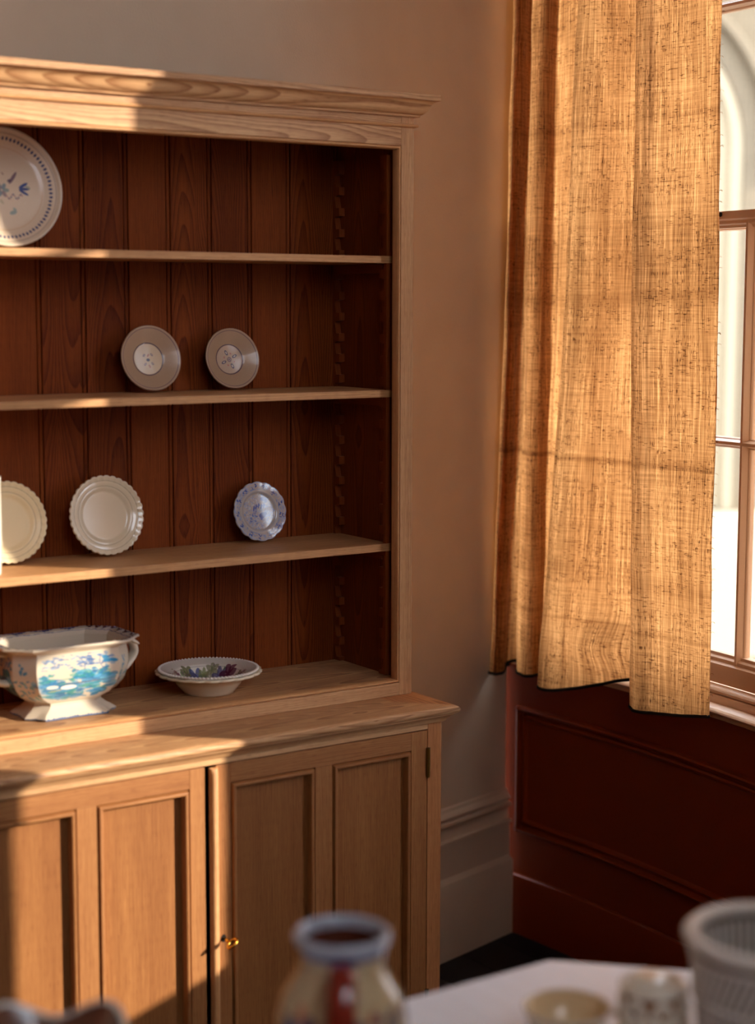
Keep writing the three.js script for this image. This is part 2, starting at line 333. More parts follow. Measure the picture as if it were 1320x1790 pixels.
// columns of folds: [d, angle at 2.43 m, angle at 1.61 m, angle at the hem, hem height]
function curtain(name, label, cols, top, group, pinch, mat = M.linen) {
  const t = thing(name, label, 'curtain', [0, 0, 0], group);
  const c0 = arcPoint(cols[cols.length >> 1][1], -0.09, 0); t.position.copy(c0); origin.set(t, c0.clone());
  const sub = 6, rows = 90, N = (cols.length - 1) * sub, at = (i, k) => cols[clamp(i, 0, cols.length - 1)][k];
  const col = (s) => { const i = Math.min(Math.floor(s), cols.length - 2), f = s - i; return [0, 1, 2, 3, 4].map((k) => catmull(at(i - 1, k), at(i, k), at(i + 1, k), at(i + 2, k), f)); };
  const pts = [];
  for (let j = 0; j <= rows; j++) {
    const v = j / rows;
    for (let i = 0; i <= N; i++) {
      const s = i / sub, c = col(s), y = mix(c[4], top, v);
      const th = y > 1.61 ? mix(c[2], c[1], (y - 1.61) / 0.82) : mix(c[3], c[2], (y - c[4]) / (1.61 - c[4]));
      let d = c[0] + noise(s * 1.1, y * 3, 3) * 0.008 + noise(s * 4, y * 7, 5) * 0.0025;
      if (pinch) { const q = Math.exp(-(((s - pinch[0]) / 1.1) ** 2) - ((y - pinch[1]) / 0.05) ** 2); d -= 0.035 * q; }
      const p = arcPoint(th + noise(s * 2, y * 5, 8) * 0.03, d, y + (i === 0 || i === N ? 0 : 0));
      pts.push(p);
    }
  }
  const flat = [0]; for (let i = 1; i <= N; i++) { const p = col(i / sub), q = col((i - 1) / sub); flat.push(flat[i - 1] + arcPoint((p[2] + p[3]) / 2, p[0], 0).distanceTo(arcPoint((q[2] + q[3]) / 2, q[0], 0))); }
  const pos = [], uv = [], idx = [];
  pts.forEach((p, k) => { pos.push(p.x, p.y, p.z); uv.push(flat[k % (N + 1)], p.y); });
  for (let j = 0; j < rows; j++) for (let i = 0; i < N; i++) { const a = j * (N + 1) + i, b = a + 1, c = a + N + 1, d = c + 1; idx.push(a, b, d, a, d, c); }
  const g = new THREE.BufferGeometry(); g.setAttribute('position', new THREE.Float32BufferAttribute(pos, 3)); g.setAttribute('uv', new THREE.Float32BufferAttribute(uv, 2)); g.setIndex(idx); g.computeVertexNormals();
  part('cloth', g, mat, t);
  // bound hem
  const hem = []; for (let i = 0; i <= N; i += 2) { const p = pts[i]; hem.push([p.x, p.y - 0.001, p.z]); }
  const hg = new THREE.TubeGeometry(new THREE.CatmullRomCurve3(hem.map((p) => V3(...p))), N, 0.0042, 7, false);
  part('hem_binding', hg, M.binding, t, 'narrow black binding along the hem');
  return { t, pts, N, rows };
}
const W1cols = [[-0.004, -6.45, -6.5, -6.6, 0.74], [-0.05, -6.0, -6.2, -6.62, 0.735], [-0.095, -5.29, -5.61, -6.27, 0.735], [-0.125, -4.60, -4.88, -5.58, 0.741], [-0.13, -4.21, -4.52, -5.17, 0.746], [-0.105, -4.30, -4.71, -5.25, 0.748], [-0.07, -4.64, -4.99, -5.57, 0.765], [-0.055, -4.22, -4.49, -4.80, 0.777], [-0.075, -4.21, -4.43, -4.74, 0.765], [-0.1, -4.09, -4.31, -4.52, 0.755], [-0.12, -3.43, -3.64, -3.81, 0.755], [-0.118, -3.06, -3.26, -3.42, 0.757], [-0.1, -3.01, -3.20, -3.35, 0.758], [-0.06, -3.23, -3.38, -3.65, 0.754], [-0.075, -2.41, -2.68, -3.25, 0.755], [-0.085, -1.63, -2.06, -2.87, 0.754], [-0.07, -0.90, -1.44, -2.43, 0.751], [-0.105, -0.66, -1.28, -2.44, 0.749], [-0.14, -0.65, -1.23, -2.47, 0.743], [-0.142, -0.10, -0.70, -1.90, 0.739], [-0.115, 0.53, 0.20, -0.84, 0.752], [-0.085, 0.96, 0.83, 0.35, 0.773], [-0.06, 1.48, 1.54, 1.33, 0.792], [-0.045, 2.66, 2.79, 3.02, 0.812], [-0.075, 2.41, 2.56, 2.85, 0.794], [-0.11, 2.36, 2.49, 2.83, 0.762], [-0.13, 2.59, 2.75, 3.09, 0.750], [-0.132, 3.13, 3.27, 3.62, 0.750], [-0.115, 3.52, 3.71, 4.08, 0.750], [-0.095, 4.76, 4.98, 5.22, 0.757], [-0.08, 6.07, 6.39, 6.44, 0.768], [-0.072, 6.26, 6.56, 6.62, 0.770]];
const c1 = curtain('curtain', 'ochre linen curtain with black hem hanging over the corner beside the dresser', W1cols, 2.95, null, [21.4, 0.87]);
{ // frayed selvedge threads along the free edge
  const gs = [];
  for (let k = 0; k < 70; k++) {
    const j = Math.floor(rnd() * c1.rows * 0.8), p = c1.pts[j * (c1.N + 1) + c1.N], l = 0.004 + rnd() * 0.005, a = 4 + rnd() * 2;
    const q = p.clone().add(V3(0.35, -0.3 + rnd() * 0.5, 0.9).normalize().multiplyScalar(l));
    gs.push(new THREE.TubeGeometry(new THREE.CatmullRomCurve3([p, p.clone().lerp(q, 0.5).add(V3(0, 0.0006 * a, 0)), q]), 3, 0.0004, 4, false));
  }
  const m = part('frayed_edge', gs, M.linen, c1.t); m.userData.kind = 'stuff';
}
const wavy = (a, b, n, hem) => Array.from({ length: n }, (_, i) => { const th = mix(a, b, i / (n - 1)); return [-0.09 + 0.045 * (i % 2 ? 1 : -1), th, th, th, hem]; });
curtain('curtain', 'gathered ochre linen curtain added out of view beyond the corner window to shade the panelling', wavy(10.75, 11.9, 5, 0.745).map((c) => [c[0] * 0.4 - 0.045, ...c.slice(1)]), 2.95, null, null, M.linedLinen);  // unseen curtain, added to keep light off the dado corner
curtain('curtain', 'gathered ochre linen curtain on the dresser side of the second window', wavy(12.6, 20.55, 17, 0.745), 2.95, null, null, M.linedLinen);
curtain('curtain', 'gathered ochre linen curtain on the far side of the second window', wavy(25.85, 33.6, 11, 0.745), 2.95, null, null, M.linedLinen);
function pole(a, b, label) {
  const t = thing('curtain_pole', label, 'curtain pole', arcPoint((a + b) / 2, -0.09, 2.985).toArray(), null);
  part('rod', tube(Array.from({ length: 9 }, (_, i) => arcPoint(mix(a, b, i / 8), -0.095, 2.985).toArray()), 0.014, 40, 12), M.pole, t);
  for (const th of [a, b]) { const s = new THREE.SphereGeometry(0.026, 18, 12), p = arcPoint(th, -0.095, 2.985); s.translate(p.x, p.y, p.z); part('finial', s, M.pole, t); }
  for (const th of [a + 0.6, b - 0.6]) { const p = arcPoint(th, -0.095, 2.985), q = arcPoint(th, 0.002, 2.985); part('bracket', tube([p.toArray(), q.toArray()], 0.008, 2, 8), M.pole, t); }
}
pole(-5.4, 11.9, 'dark curtain pole above the window in the corner');
pole(12.9, 34.6, 'dark curtain pole above the second window');

// ---------------------------------------------------------------- outside
{
  const g = structure('terrace');
  const gg = new THREE.BoxGeometry(60, 0.3, 60); gg.translate(20, -0.95, 0); 
  part('paving', gg, M.paving, g);
}
{
  // an arched stone front across the way, and a wall added to block sun
  part('added_sun_wall', arcBar(11.0, 12.3, rect(0.381, 1.5, -0.8, 4.2)), M.stone, wallBow);
  const base = V3(5.99, 0, -6.37), b = thing('arched_building', 'cream stone building with a tall round-arched window, seen past the curtain', 'building', [3.335, 0.033, -3.263]);
  b.rotation.y = -27 * DEG; b.scale.setScalar(0.667); origin.set(b, V3(0, 0, 0));
  const wall = new THREE.Shape(); wall.moveTo(-1.7, -1.2); wall.lineTo(4, -1.2); wall.lineTo(4, 4.85); wall.lineTo(-1.7, 4.85);
  const hole = (r, y0, ys) => { const p = new THREE.Path(); p.moveTo(-r, y0); p.lineTo(r, y0); p.lineTo(r, ys); p.absarc(0, ys, r, 0, Math.PI, false); p.lineTo(-r, y0); return p; };
  const ring = (R1, r, d, z, y0 = 1.05, ys = 3.62) => { const s = new THREE.Shape(); s.moveTo(r, y0); s.lineTo(R1, y0); s.lineTo(R1, ys); s.absarc(0, ys, R1, 0, Math.PI, false); s.lineTo(-R1, y0); s.lineTo(-r, y0); s.lineTo(-r, ys); s.absarc(0, ys, r, Math.PI, 0, true); s.lineTo(r, y0); const g = new THREE.ExtrudeGeometry(s, { depth: d, bevelEnabled: true, bevelSize: 0.015, bevelThickness: 0.015, bevelSegments: 2, curveSegments: 40 }); g.translate(0, 0, z); return g; };
  wall.holes.push(hole(1.0, 1.05, 3.62));
  local('front_wall', (() => { const g = new THREE.ExtrudeGeometry(wall, { depth: 0.5, bevelEnabled: false, curveSegments: 48 }); g.translate(0, 0, -0.5); return g; })(), M.stone, b);
  local('hood_mould', ring(1.21, 1.165, 0.06, 0, 3.4), M.stone, b);
  local('arch_moulding', ring(1.0, 0.93, 0.12, -0.16), M.whiteStone, b);
  local('window_frame', ring(0.93, 0.853, 0.06, -0.17), M.whiteStone, b);
  local('window_glass', (() => { const s = new THREE.Shape(); s.moveTo(-0.88, 1.0); s.lineTo(0.88, 1.0); s.lineTo(0.88, 3.62); s.absarc(0, 3.62, 0.88, 0, Math.PI, false); const g = new THREE.ExtrudeGeometry(s, { depth: 0.01, bevelEnabled: false, curveSegments: 32 }); g.translate(0, 0, -0.2); return g; })(), new THREE.MeshPhysicalMaterial({ color: 0x5d5f5c, roughness: 0.15 }), b);
  for (const y of [2.1, 2.86, 3.59]) local('glazing_bar', new RoundedBoxGeometry(1.72, 0.07, 0.05, 1, 0.01).translate(0, y, -0.155), M.whiteStone, b);
  for (const x of [-0.38, 0, 0.38]) local('glazing_bar', new RoundedBoxGeometry(0.05, 3.1, 0.05, 1, 0.01).translate(x, 2.6, -0.155), M.whiteStone, b);
  local('plinth', new RoundedBoxGeometry(5.7, 1.05, 0.3, 1, 0.03).translate(1.15, 0.52, 0.15), M.whiteStone, b);
  local('coping', new RoundedBoxGeometry(5.9, 0.22, 0.8, 1, 0.03).translate(1.15, 4.96, -0.2), M.whiteStone, b);
}

// ---------------------------------------------------------------- the dresser
const dresser = thing('oak_dresser', 'tall oak dresser with open plate shelves over panelled cupboard doors', 'dresser', [-0.56, 0, -0.2]);
{
  const D = dresser, zu = -0.12, zb = -0.378, xr = 0.006, xl = -1.126;
  // ---- base
  part('side_panel', wbox(-0.02, 0, 0, 0.838, -0.395, -0.001, 'y'), M.oakWarm, D);
  part('side_panel', wbox(-1.12, -1.10, 0, 0.838, -0.395, -0.001, 'y'), M.oakWarm, D);
  part('front_stile', wbox(-0.0362, 0, 0, 0.838, -0.02, 0, 'y', 0.001), M.oakWarm, D);
  part('front_stile', wbox(-1.12, -1.0838, 0, 0.838, -0.02, 0, 'y', 0.001), M.oakWarm, D);
  part('front_rail', wbox(-1.0836, -0.0364, 0.8105, 0.838, -0.02, 0, 'x', 0.001), M.oak, D);
  part('front_rail', wbox(-1.0836, -0.0364, 0, 0.098, -0.02, -0.002, 'x', 0.001), M.oak, D, 'plain plinth rail under the doors');
  part('base_back', wbox(-1.10, -0.02, 0.02, 0.84, -0.395, -0.385, 'y'), M.oakWarm, D);
  part('base_floor', wbox(-1.10, -0.02, 0.08, 0.098, -0.384, -0.022, 'x'), M.oakWarm, D);
  part('counter_top', [grainUV(loft([[-0.075, 0.86], [0.016, 0.86], [0.0225, 0.8585], [0.027, 0.8555], [0.029, 0.8505], [0.027, 0.8455], [0.0225, 0.8425], [0.016, 0.841], [-0.075, 0.841]], [(a, y) => V3(-1.12 - a, y, a), (a, y) => V3(0 + a, y, a)], { crease: 0.9 }), 'x')], M.flame, D);
  part('counter_end', grainUV(loft([[-0.075, 0.86], [0.016, 0.86], [0.0225, 0.8585], [0.027, 0.8555], [0.029, 0.8505], [0.027, 0.8455], [0.0225, 0.8425], [0.016, 0.841], [-0.075, 0.841]], [(a, y) => V3(a, y, a), (a, y) => V3(a, y, -0.395)], { crease: 0.9 }), 'z'), M.flameWarm, D);
  part('counter_end', grainUV(loft([[-0.075, 0.86], [0.016, 0.86], [0.0225, 0.8585], [0.027, 0.8555], [0.029, 0.8505], [0.027, 0.8455], [0.0225, 0.8425], [0.016, 0.841], [-0.075, 0.841]], [(a, y) => V3(-1.12 - a, y, -0.395), (a, y) => V3(-1.12 - a, y, a)], { crease: 0.9 }), 'z'), M.flameWarm, D);
  part('counter_core', wbox(-1.046, -0.074, 0.841, 0.8598, -0.395, -0.074, 'x', 0), M.flame, D);
  part('counter_moulding', uSweep(-1.12, 0, -0.39, 0, [[-0.005, 0.8415], [0.019, 0.8415], [0.019, 0.839], [0.0145, 0.836], [0.010, 0.832], [0.0065, 0.8275], [0.005, 0.824], [0, 0.8235], [-0.005, 0.8235]]), M.oak, D);
  // ---- doors: frame of stiles, rails and a muntin, two flat panels, bead mouldings
  const beadIn = [[-0.0006, -0.002], [0.0, -0.006], [0.0024, -0.006], [0.003, 0.0005], [0.0048, 0.0042], [0.0078, 0.0052], [0.0108, 0.0036], [0.0128, -0.002], [0.0132, -0.014], [-0.0006, -0.014]];
  function door(sx, label) {
    const X = (x) => (sx > 0 ? x : -1.12 - x), span = (a, b) => [Math.min(X(a), X(b)), Math.max(X(a), X(b))];
    const y0 = 0.101, y1 = 0.8085, top = 0.770, low = 0.205, hx = -0.0378, lx = -0.5475, p = [[-0.277, -0.0785], [-0.5145, -0.318]];
    const d = part('cupboard_door', wbox(...span(-0.0786, hx), y0, y1, -0.02, 0, 'y', 0.0009), M.oakDoor, D, label);
    part('stile', wbox(...span(lx, p[1][0] - 0.0001), y0, y1, -0.02, 0, 'y', 0.0009), M.oakDoor, d);
    part('rail', wbox(...span(p[1][0] + 0.0001, -0.0788), top, y1, -0.02, 0, 'x', 0.0006), M.oakDoor, d);
    part('rail', wbox(...span(p[1][0] + 0.0001, -0.0788), y0, low, -0.02, 0, 'x', 0.0006), M.oakDoor, d);
    part('muntin', wbox(...span(p[1][1] + 0.0001, p[0][0] - 0.0001), low + 0.0002, top - 0.0002, -0.02, 0, 'y', 0.0006), M.oakDoor, d);
    for (const [a, b] of p) {
      part('panel', wbox(...span(a + 0.004, b - 0.004), low + 0.003, top - 0.003, -0.019, -0.0135, 'y', 0), M.oakPanel, d);
      part('panel_bead', frameSweep(...span(a, b), low, top, beadIn), M.oakDoor, d);
    }
    return d;
  }
  const dr = door(1, 'right door with a key in its lock'), dl = door(-1, 'left door');
  // astragal covering the meeting edge
  {
    const pr = []; for (let i = 0; i <= 10; i++) { const a = Math.PI * i / 10; pr.push([-0.554 - Math.cos(a) * 0.0095, 0.0005 + Math.sin(a) * 0.0115]); }
    const y1 = 0.806;
    part('astragal', grainUV(loft(pr, [0.103, y1 - 0.012, y1].map((y, k) => (x, z) => V3(x, k === 2 ? y - Math.max(0, z) * 0.2 : y, k === 2 ? z * 0.62 : z)), { crease: 0.6 }), 'y'), M.oakPale, dr);
  }
  for (const y of [0.739, 0.205]) {
    const k = new THREE.CylinderGeometry(0.0042, 0.0042, 0.064, 14); k.translate(-0.0371, y, 0.0035);
    const rings = [-0.0195, -0.0065, 0.0065, 0.0195].map((o) => new THREE.CylinderGeometry(0.0045, 0.0045, 0.0008, 14).translate(-0.0371, y + o, 0.0035));
    part('hinge', [clean(k), ...rings.map(clean), box(-0.0405, -0.0372, y - 0.031, y + 0.031, -0.002, 0.0012, 0.0004)], M.agedBrass, dr, 'aged brass butt hinge');
  }
  {
    const kx = -0.5335, ky = 0.4555;
    const esc = new THREE.CylinderGeometry(0.0052, 0.0052, 0.0012, 20); esc.rotateX(Math.PI / 2); esc.scale(1, 1.5, 1); esc.translate(kx, ky, 0.0006);
    part('keyhole', esc, M.iron, dr, 'dark keyhole');
    const stem = new THREE.LatheGeometry([[0, 0], [0.0026, 0], [0.0026, 0.013], [0.0042, 0.014], [0.0042, 0.0165], [0.0026, 0.0175], [0.0026, 0.0215], [0.004, 0.0225], [0.004, 0.0245], [0.0022, 0.0255], [0.0022, 0.028], [0, 0.028]].map((p) => new THREE.Vector2(...p)), 16); stem.rotateX(Math.PI / 2); stem.translate(kx, ky, 0);
    const bow = new THREE.TorusGeometry(0.0092, 0.0024, 10, 28); bow.scale(1.25, 1, 1.0); bow.rotateX(Math.PI / 2); bow.rotateZ(38 * DEG); bow.translate(kx, ky, 0.0355);
    part('key', [clean(stem), clean(bow)], M.brass, dr, 'small brass key');
  }
  // ---- upper part
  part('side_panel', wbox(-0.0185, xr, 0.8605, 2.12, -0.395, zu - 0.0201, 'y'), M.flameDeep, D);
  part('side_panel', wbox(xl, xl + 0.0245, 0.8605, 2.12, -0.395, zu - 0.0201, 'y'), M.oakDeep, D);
  part('upper_stile', wbox(-0.0268, xr, 0.8605, 2.10, zu - 0.02, zu, 'y', 0.001), M.oak, D);
  part('upper_stile', wbox(xl, xl + 0.0328, 0.8605, 2.10, zu - 0.02, zu, 'y', 0.001), M.oak, D);
  part('frieze_rail', wbox(xl + 0.033, -0.027, 2.036, 2.10, zu - 0.02, zu, 'x', 0.0008), M.flame, D);
  part('bottom_rail', wbox(xl + 0.033, -0.027, 0.8605, 0.8878, zu - 0.02, zu, 'x', 0.0008), M.oak, D);
  part('opening_bead', frameSweep(xl + 0.033, -0.027, 0.888, 2.036, [[0, -0.003], [0.0008, -0.0035], [0.0014, -0.001], [0.003, 0.0012], [0.0052, 0.0014], [0.007, -0.0005], [0.0078, -0.004], [0.0078, -0.02], [0, -0.02]].map(([a, z]) => [a, zu + z])), M.oakPale, D);
  part('bead_strip', uSweep(xl, xr, -0.394, zu, [[-0.004, 2.0735], [0.003, 2.0735], [0.0062, 2.0748], [0.0072, 2.0772], [0.0062, 2.0796], [0.003, 2.081], [-0.004, 2.081]]), M.oakPale, D);
  part('cornice', uSweep(xl, xr, -0.394, zu, [[-0.015, 2.0955], [0.0085, 2.0955], [0.0095, 2.0975], [0.0095, 2.099], [0.0125, 2.1005], [0.0165, 2.1035], [0.0205, 2.108], [0.0228, 2.113], [0.0248, 2.118], [0.0285, 2.1228], [0.034, 2.1265], [0.0385, 2.128], [0.0405, 2.1285], [0.0405, 2.1395], [0.039, 2.1405], [-0.015, 2.1405]], { crease: 0.5 }), M.flame, D);
  part('top_board', wbox(xl + 0.01, xr - 0.01, 2.118, 2.1385, -0.394, zu - 0.012, 'x'), M.oakWarm, D);
  // back boards: flat with a bead between two quirks at the joint
  const seams = [-0.0187, -0.143, -0.241, -0.339, -0.437, -0.535, -0.633, -0.731, -0.829, -0.927, -1.025, -1.1012];
  for (let i = 0; i + 1 < seams.length; i++) {
    const R = seams[i], L = seams[i + 1] + 0.0004, sct = [[L, -0.009], [L, -0.0015], [L + 0.0012, 0]];
    sct.push([R - 0.0118, 0], [R - 0.0110, -0.0045], [R - 0.0098, -0.0045]);
    for (let k = 0; k <= 5; k++) { const a = Math.PI * k / 5; sct.push([R - 0.0054 - Math.cos(a) * 0.0043, -0.003 + Math.sin(a) * 0.0029]); }
    sct.push([R - 0.0005, -0.0045], [R, -0.0045], [R, -0.009]);
    const g = grainUV(loft(sct.map(([x, z]) => [x, zb + z]), [0.87, 2.115].map((y) => (x, z) => V3(x, y, z)), { crease: 0.45 }), 'y', [i * 0.173 + 0.06, rnd() * 3]);
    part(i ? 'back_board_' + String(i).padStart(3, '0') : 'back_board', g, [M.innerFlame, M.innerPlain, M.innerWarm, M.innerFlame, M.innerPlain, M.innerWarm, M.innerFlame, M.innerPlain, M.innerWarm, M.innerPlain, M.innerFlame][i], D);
  }
  part('upper_floor', wbox(xl + 0.0247, -0.0187, 0.876, 0.8955, zb + 0.0003, zu - 0.0205, 'x', 0.001), M.flame, D, 'bottom shelf board');
  for (const [y1, th] of [[1.8075, 0.015], [1.5222, 0.0155], [1.1885, 0.0165]]) part('shelf', wbox(xl + 0.026, -0.0195, y1 - th, y1, zb + 0.0003, -0.1635, 'x', 0.001), M.oakPale, D);
  // sawtooth shelf supports in the corners, and the bearers under the shelves
  for (const [sx, x0] of [[1, -0.0187], [-1, xl + 0.0247]]) {
    for (const [za, zc] of [[zb + 0.0005, zb + 0.0265], [-0.1915, -0.1655]]) {
      const s = new THREE.Shape(), tooth = za < -0.3 ? 1 : -1, e0 = tooth > 0 ? za : zc, e1 = tooth > 0 ? zc : za;
      s.moveTo(e0, 0.897); s.lineTo(e1, 0.897);
      for (let y = 0.905; y < 1.99; y += 0.046) { s.lineTo(e1, y); s.lineTo(e1 - tooth * 0.013, y); s.lineTo(e1 - tooth * 0.019, y + 0.026); s.lineTo(e1, y + 0.0285); }
      s.lineTo(e1, 2.02); s.lineTo(e0, 2.02);
      const g = new THREE.ExtrudeGeometry(s, { depth: 0.014, bevelEnabled: false }); g.rotateY(-Math.PI / 2);   // shape x -> z, depth -> -x
      g.translate(sx > 0 ? x0 : x0 + 0.014, 0, 0);
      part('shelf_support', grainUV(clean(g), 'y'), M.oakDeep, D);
    }
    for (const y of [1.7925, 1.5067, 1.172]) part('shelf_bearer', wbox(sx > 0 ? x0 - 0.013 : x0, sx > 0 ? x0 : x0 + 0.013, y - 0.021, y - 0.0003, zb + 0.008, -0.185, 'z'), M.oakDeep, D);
  }
}

// ---------------------------------------------------------------- crockery
const glaze = (o) => new THREE.MeshPhysicalMaterial({ roughness: 0.22, clearcoat: 0.7, clearcoatRoughness: 0.07, specularIntensity: 0.9, ...o });
// lathe with an optional scalloped edge; planar uv so that a print on the face sits where it should
function plateGeo(profile, { scallops = 0, depth = 0.012, seg = 160, face = true } = {}) {
  const g = new THREE.LatheGeometry(profile.map((p) => new THREE.Vector2(...p)), seg), p = g.attributes.position, R = Math.max(...profile.map((q) => q[0])), uv = g.attributes.uv;
  for (let i = 0; i < p.count; i++) {
    let x = p.getX(i), z = p.getZ(i); const r = Math.hypot(x, z);
    if (scallops) { const a = Math.atan2(z, x), k = 1 - depth * smooth(0.78 * R, R, r) * (0.5 - 0.5 * Math.cos(a * scallops)) ** 2.2; x *= k; z *= k; p.setX(i, x); p.setZ(i, z); }
    uv.setXY(i, 0.5 + x / (2 * R), 0.5 - z / (2 * R));
  }
  g.computeVertexNormals();
  return g;
}
// a plate stood on a shelf, leaning back; its face points to +z
function standPlate(name, label, category, [x, y, z], tilt, geo, mat, group, spin = 0) {
  const t = thing(name, label, category, [x, y, z], group);
  const m = local('dish', geo, mat, t); m.rotation.order = 'YXZ'; m.rotation.set(Math.PI / 2 - tilt, 0, 0); m.rotateY(spin);
  return t;
}
const plateProfile = (r, h, well = 0.62) => [[0, 0.001], [r * 0.5, 0.001], [r * 0.52, -0.003], [r * 0.56, -0.003], [r * 0.58, 0.002], [r * well, 0.004], [r * 0.985, h - 0.002], [r, h], [r * 0.99, h + 0.0028], [r * 0.96, h + 0.003], [r * (well + 0.06), 0.0115], [r * well, 0.0085], [r * (well - 0.06), 0.006], [0, 0.0055]].reverse();
const dab = (c, x, y, rx, ry, rot, col, alpha = 1) => { c.save(); c.globalAlpha = alpha; c.translate(x, y); c.rotate(rot); c.beginPath(); c.ellipse(0, 0, rx, ry, 0, 0, 7); c.fillStyle = col; c.fill(); c.restore(); };
const ringLine = (c, r, w, col, alpha = 1, cx = 256, cy = 256) => { c.save(); c.globalAlpha = alpha; c.beginPath(); c.arc(cx, cy, r, 0, 7); c.lineWidth = w; c.strokeStyle = col; c.stroke(); c.restore(); };
const speckle = (c, w, h, n, cols, a = 0.12, s = 2) => { for (let i = 0; i < n; i++) dab(c, rnd() * w, rnd() * h, 0.4 + rnd() * s, 0.4 + rnd() * s, rnd() * 3, cols[Math.floor(rnd() * cols.length)], a); };
// large charger: dotted blue border, sprays of flowers
{
  const map = canvasTexture(512, 512, (c) => {
    c.fillStyle = '#cfb89d'; c.fillRect(0, 0, 512, 512); speckle(c, 512, 512, 700, ['#bfa88e', '#e6d8c4'], 0.15, 4);
    ringLine(c, 232, 3, '#8d7b70', 0.8); ringLine(c, 238, 1.5, '#a5937f', 0.6); ringLine(c, 178, 6, '#c4a17e', 0.5);
    for (let i = 0; i < 76; i++) { const a = i / 76 * Math.PI * 2, r = 211 + (i % 3) * 0.8; dab(c, 256 + Math.cos(a) * r, 256 + Math.sin(a) * r, 7.2, 5, a, '#27305f', 0.92); }
    const spray = (x, y, r, s) => {
      c.save(); c.translate(x, y); c.rotate(r); c.scale(s, s);
      for (let i = 0; i < 6; i++) dab(c, Math.cos(i * 1.05) * 15, Math.sin(i * 1.05) * 15, 12, 7, i * 1.05, ['#6f8480', '#7d6a6e', '#5f7784'][i % 3], 0.75);
      for (const a of [-0.5, 0, 0.5]) dab(c, 62 + Math.cos(a) * 20, Math.sin(a) * 26 - 6, 19, 5, a, '#2b3a72', 0.92);
      dab(c, 96, -12, 10, 5, 0.5, '#8f8d7a', 0.8); dab(c, 44, -44, 26, 6, -0.95, '#6d5460', 0.9); dab(c, 30, -34, 8, 5, -0.4, '#4d4050', 0.8);
      for (let i = 0; i < 13; i++) dab(c, 18 + i * 4.5, 22 + Math.sin(i) * 8, 3, 3, 0, i % 2 ? '#3c4568' : '#a3706a', 0.8);
      dab(c, 34, 78, 14, 7, -0.3, '#7c8f8b', 0.85); dab(c, 40, 66, 7, 4, 0.6, '#7c8f8b', 0.8); dab(c, -8, -66, 12, 5, 1.2, '#a59a78', 0.7); dab(c, 8, -58, 6, 3, 1, '#8c6a5e', 0.7);
      c.restore();
    };
    spray(256, 262, 0, 1.22); spray(228, 250, 2.9, 1.0);
  });
  const r = 0.1185;
  standPlate('plate', 'large earthenware charger with blue dotted border standing on the top shelf', 'plate', [-0.828, 1.8075 + r * Math.cos(0.2) + 0.0015, -0.338], 0.2, plateGeo([[0, 0.002], [r * 0.48, 0.002], [r * 0.5, -0.004], [r * 0.55, -0.004], [r * 0.6, 0.004], [r * 0.97, 0.020], [r, 0.023], [r * 0.995, 0.027], [r * 0.965, 0.0275], [r * 0.94, 0.0235], [r * 0.92, 0.0225], [r * 0.75, 0.0135], [r * 0.7, 0.0105], [r * 0.62, 0.0085], [0, 0.0075]].reverse(), { seg: 120 }), glaze({ map, roughness: 0.4, clearcoat: 0.45 }));
}
// two saucers
{
  const make = (inner, motif) => canvasTexture(512, 512, (c) => {
    c.fillStyle = '#a8876a'; c.fillRect(0, 0, 512, 512); speckle(c, 512, 512, 500, ['#ad9480', '#d0bba6'], 0.15, 4);
    ringLine(c, 236, 5, '#5d4452', 0.85);
    if (inner) { dab(c, 256, 256, 124, 124, 0, inner); for (let i = 0; i < 7; i++) ringLine(c, 26 + i * 14, 2.5, '#c9ae93', 0.5); }
    ringLine(c, 126, 8, '#453043', 0.95);
    if (motif === 'dots') {
      dab(c, 256, 262, 15, 12, 0, '#2f2640'); for (const [x, y, k] of [[224, 226, '#4a3b54'], [290, 222, '#4a3b54'], [230, 296, '#6a5a68'], [292, 292, '#6a5a68']]) { dab(c, x, y, 13, 8, x > 256 ? 0.8 : -0.8, k, 0.85); dab(c, x, y, 6, 3.5, x > 256 ? 0.8 : -0.8, '#b8a18d'); }
      for (const [x, y] of [[262, 222], [262, 306], [268, 318], [256, 232]]) dab(c, x, y, 7, 6, 0, '#9c4a3c', 0.85);
    } else {
      ringLine(c, 17, 6, '#372a44'); dab(c, 256, 256, 8, 8, 0, '#5a4a5c');
      for (const a of [-2.0, -0.45, 1.15, 2.75]) { const x = 256 + Math.cos(a) * 58, y = 256 + Math.sin(a) * 62; dab(c, x, y, 24, 12, a, '#2f2742'); dab(c, x, y, 13, 6, a, '#b39d8b'); }
      for (const a of [-1.25, 0.4, 1.9, -2.8]) dab(c, 256 + Math.cos(a) * 50, 256 + Math.sin(a) * 52, 6, 9, a, '#9c4a3c', 0.8);
    }
  });
  const pr = (r) => [[0, 0.001], [r * 0.42, 0.001], [r * 0.44, -0.003], [r * 0.5, -0.003], [r * 0.54, 0.004], [r * 0.96, 0.016], [r, 0.018], [r * 0.995, 0.021], [r * 0.965, 0.0212], [r * 0.58, 0.0085], [r * 0.5, 0.0058], [r * 0.44, 0.005], [0, 0.0048]].reverse();
  standPlate('saucer', 'small saucer with pale centre and dark dot flower, left of two', 'saucer', [-0.514, 1.5222 + 0.0683 * Math.cos(0.2) + 0.001, -0.342], 0.2, plateGeo(pr(0.0683), { seg: 96 }), glaze({ map: make('#c2a582', 'dots'), roughness: 0.4, clearcoat: 0.3 }), null);
  standPlate('saucer', 'small grey-brown saucer with four-petal flower, right of two', 'saucer', [-0.321, 1.5222 + 0.0648 * Math.cos(0.2) + 0.001, -0.343], 0.2, plateGeo(pr(0.0648), { seg: 96 }), glaze({ map: make(null, 'petals'), roughness: 0.4, clearcoat: 0.35 }), null);
}
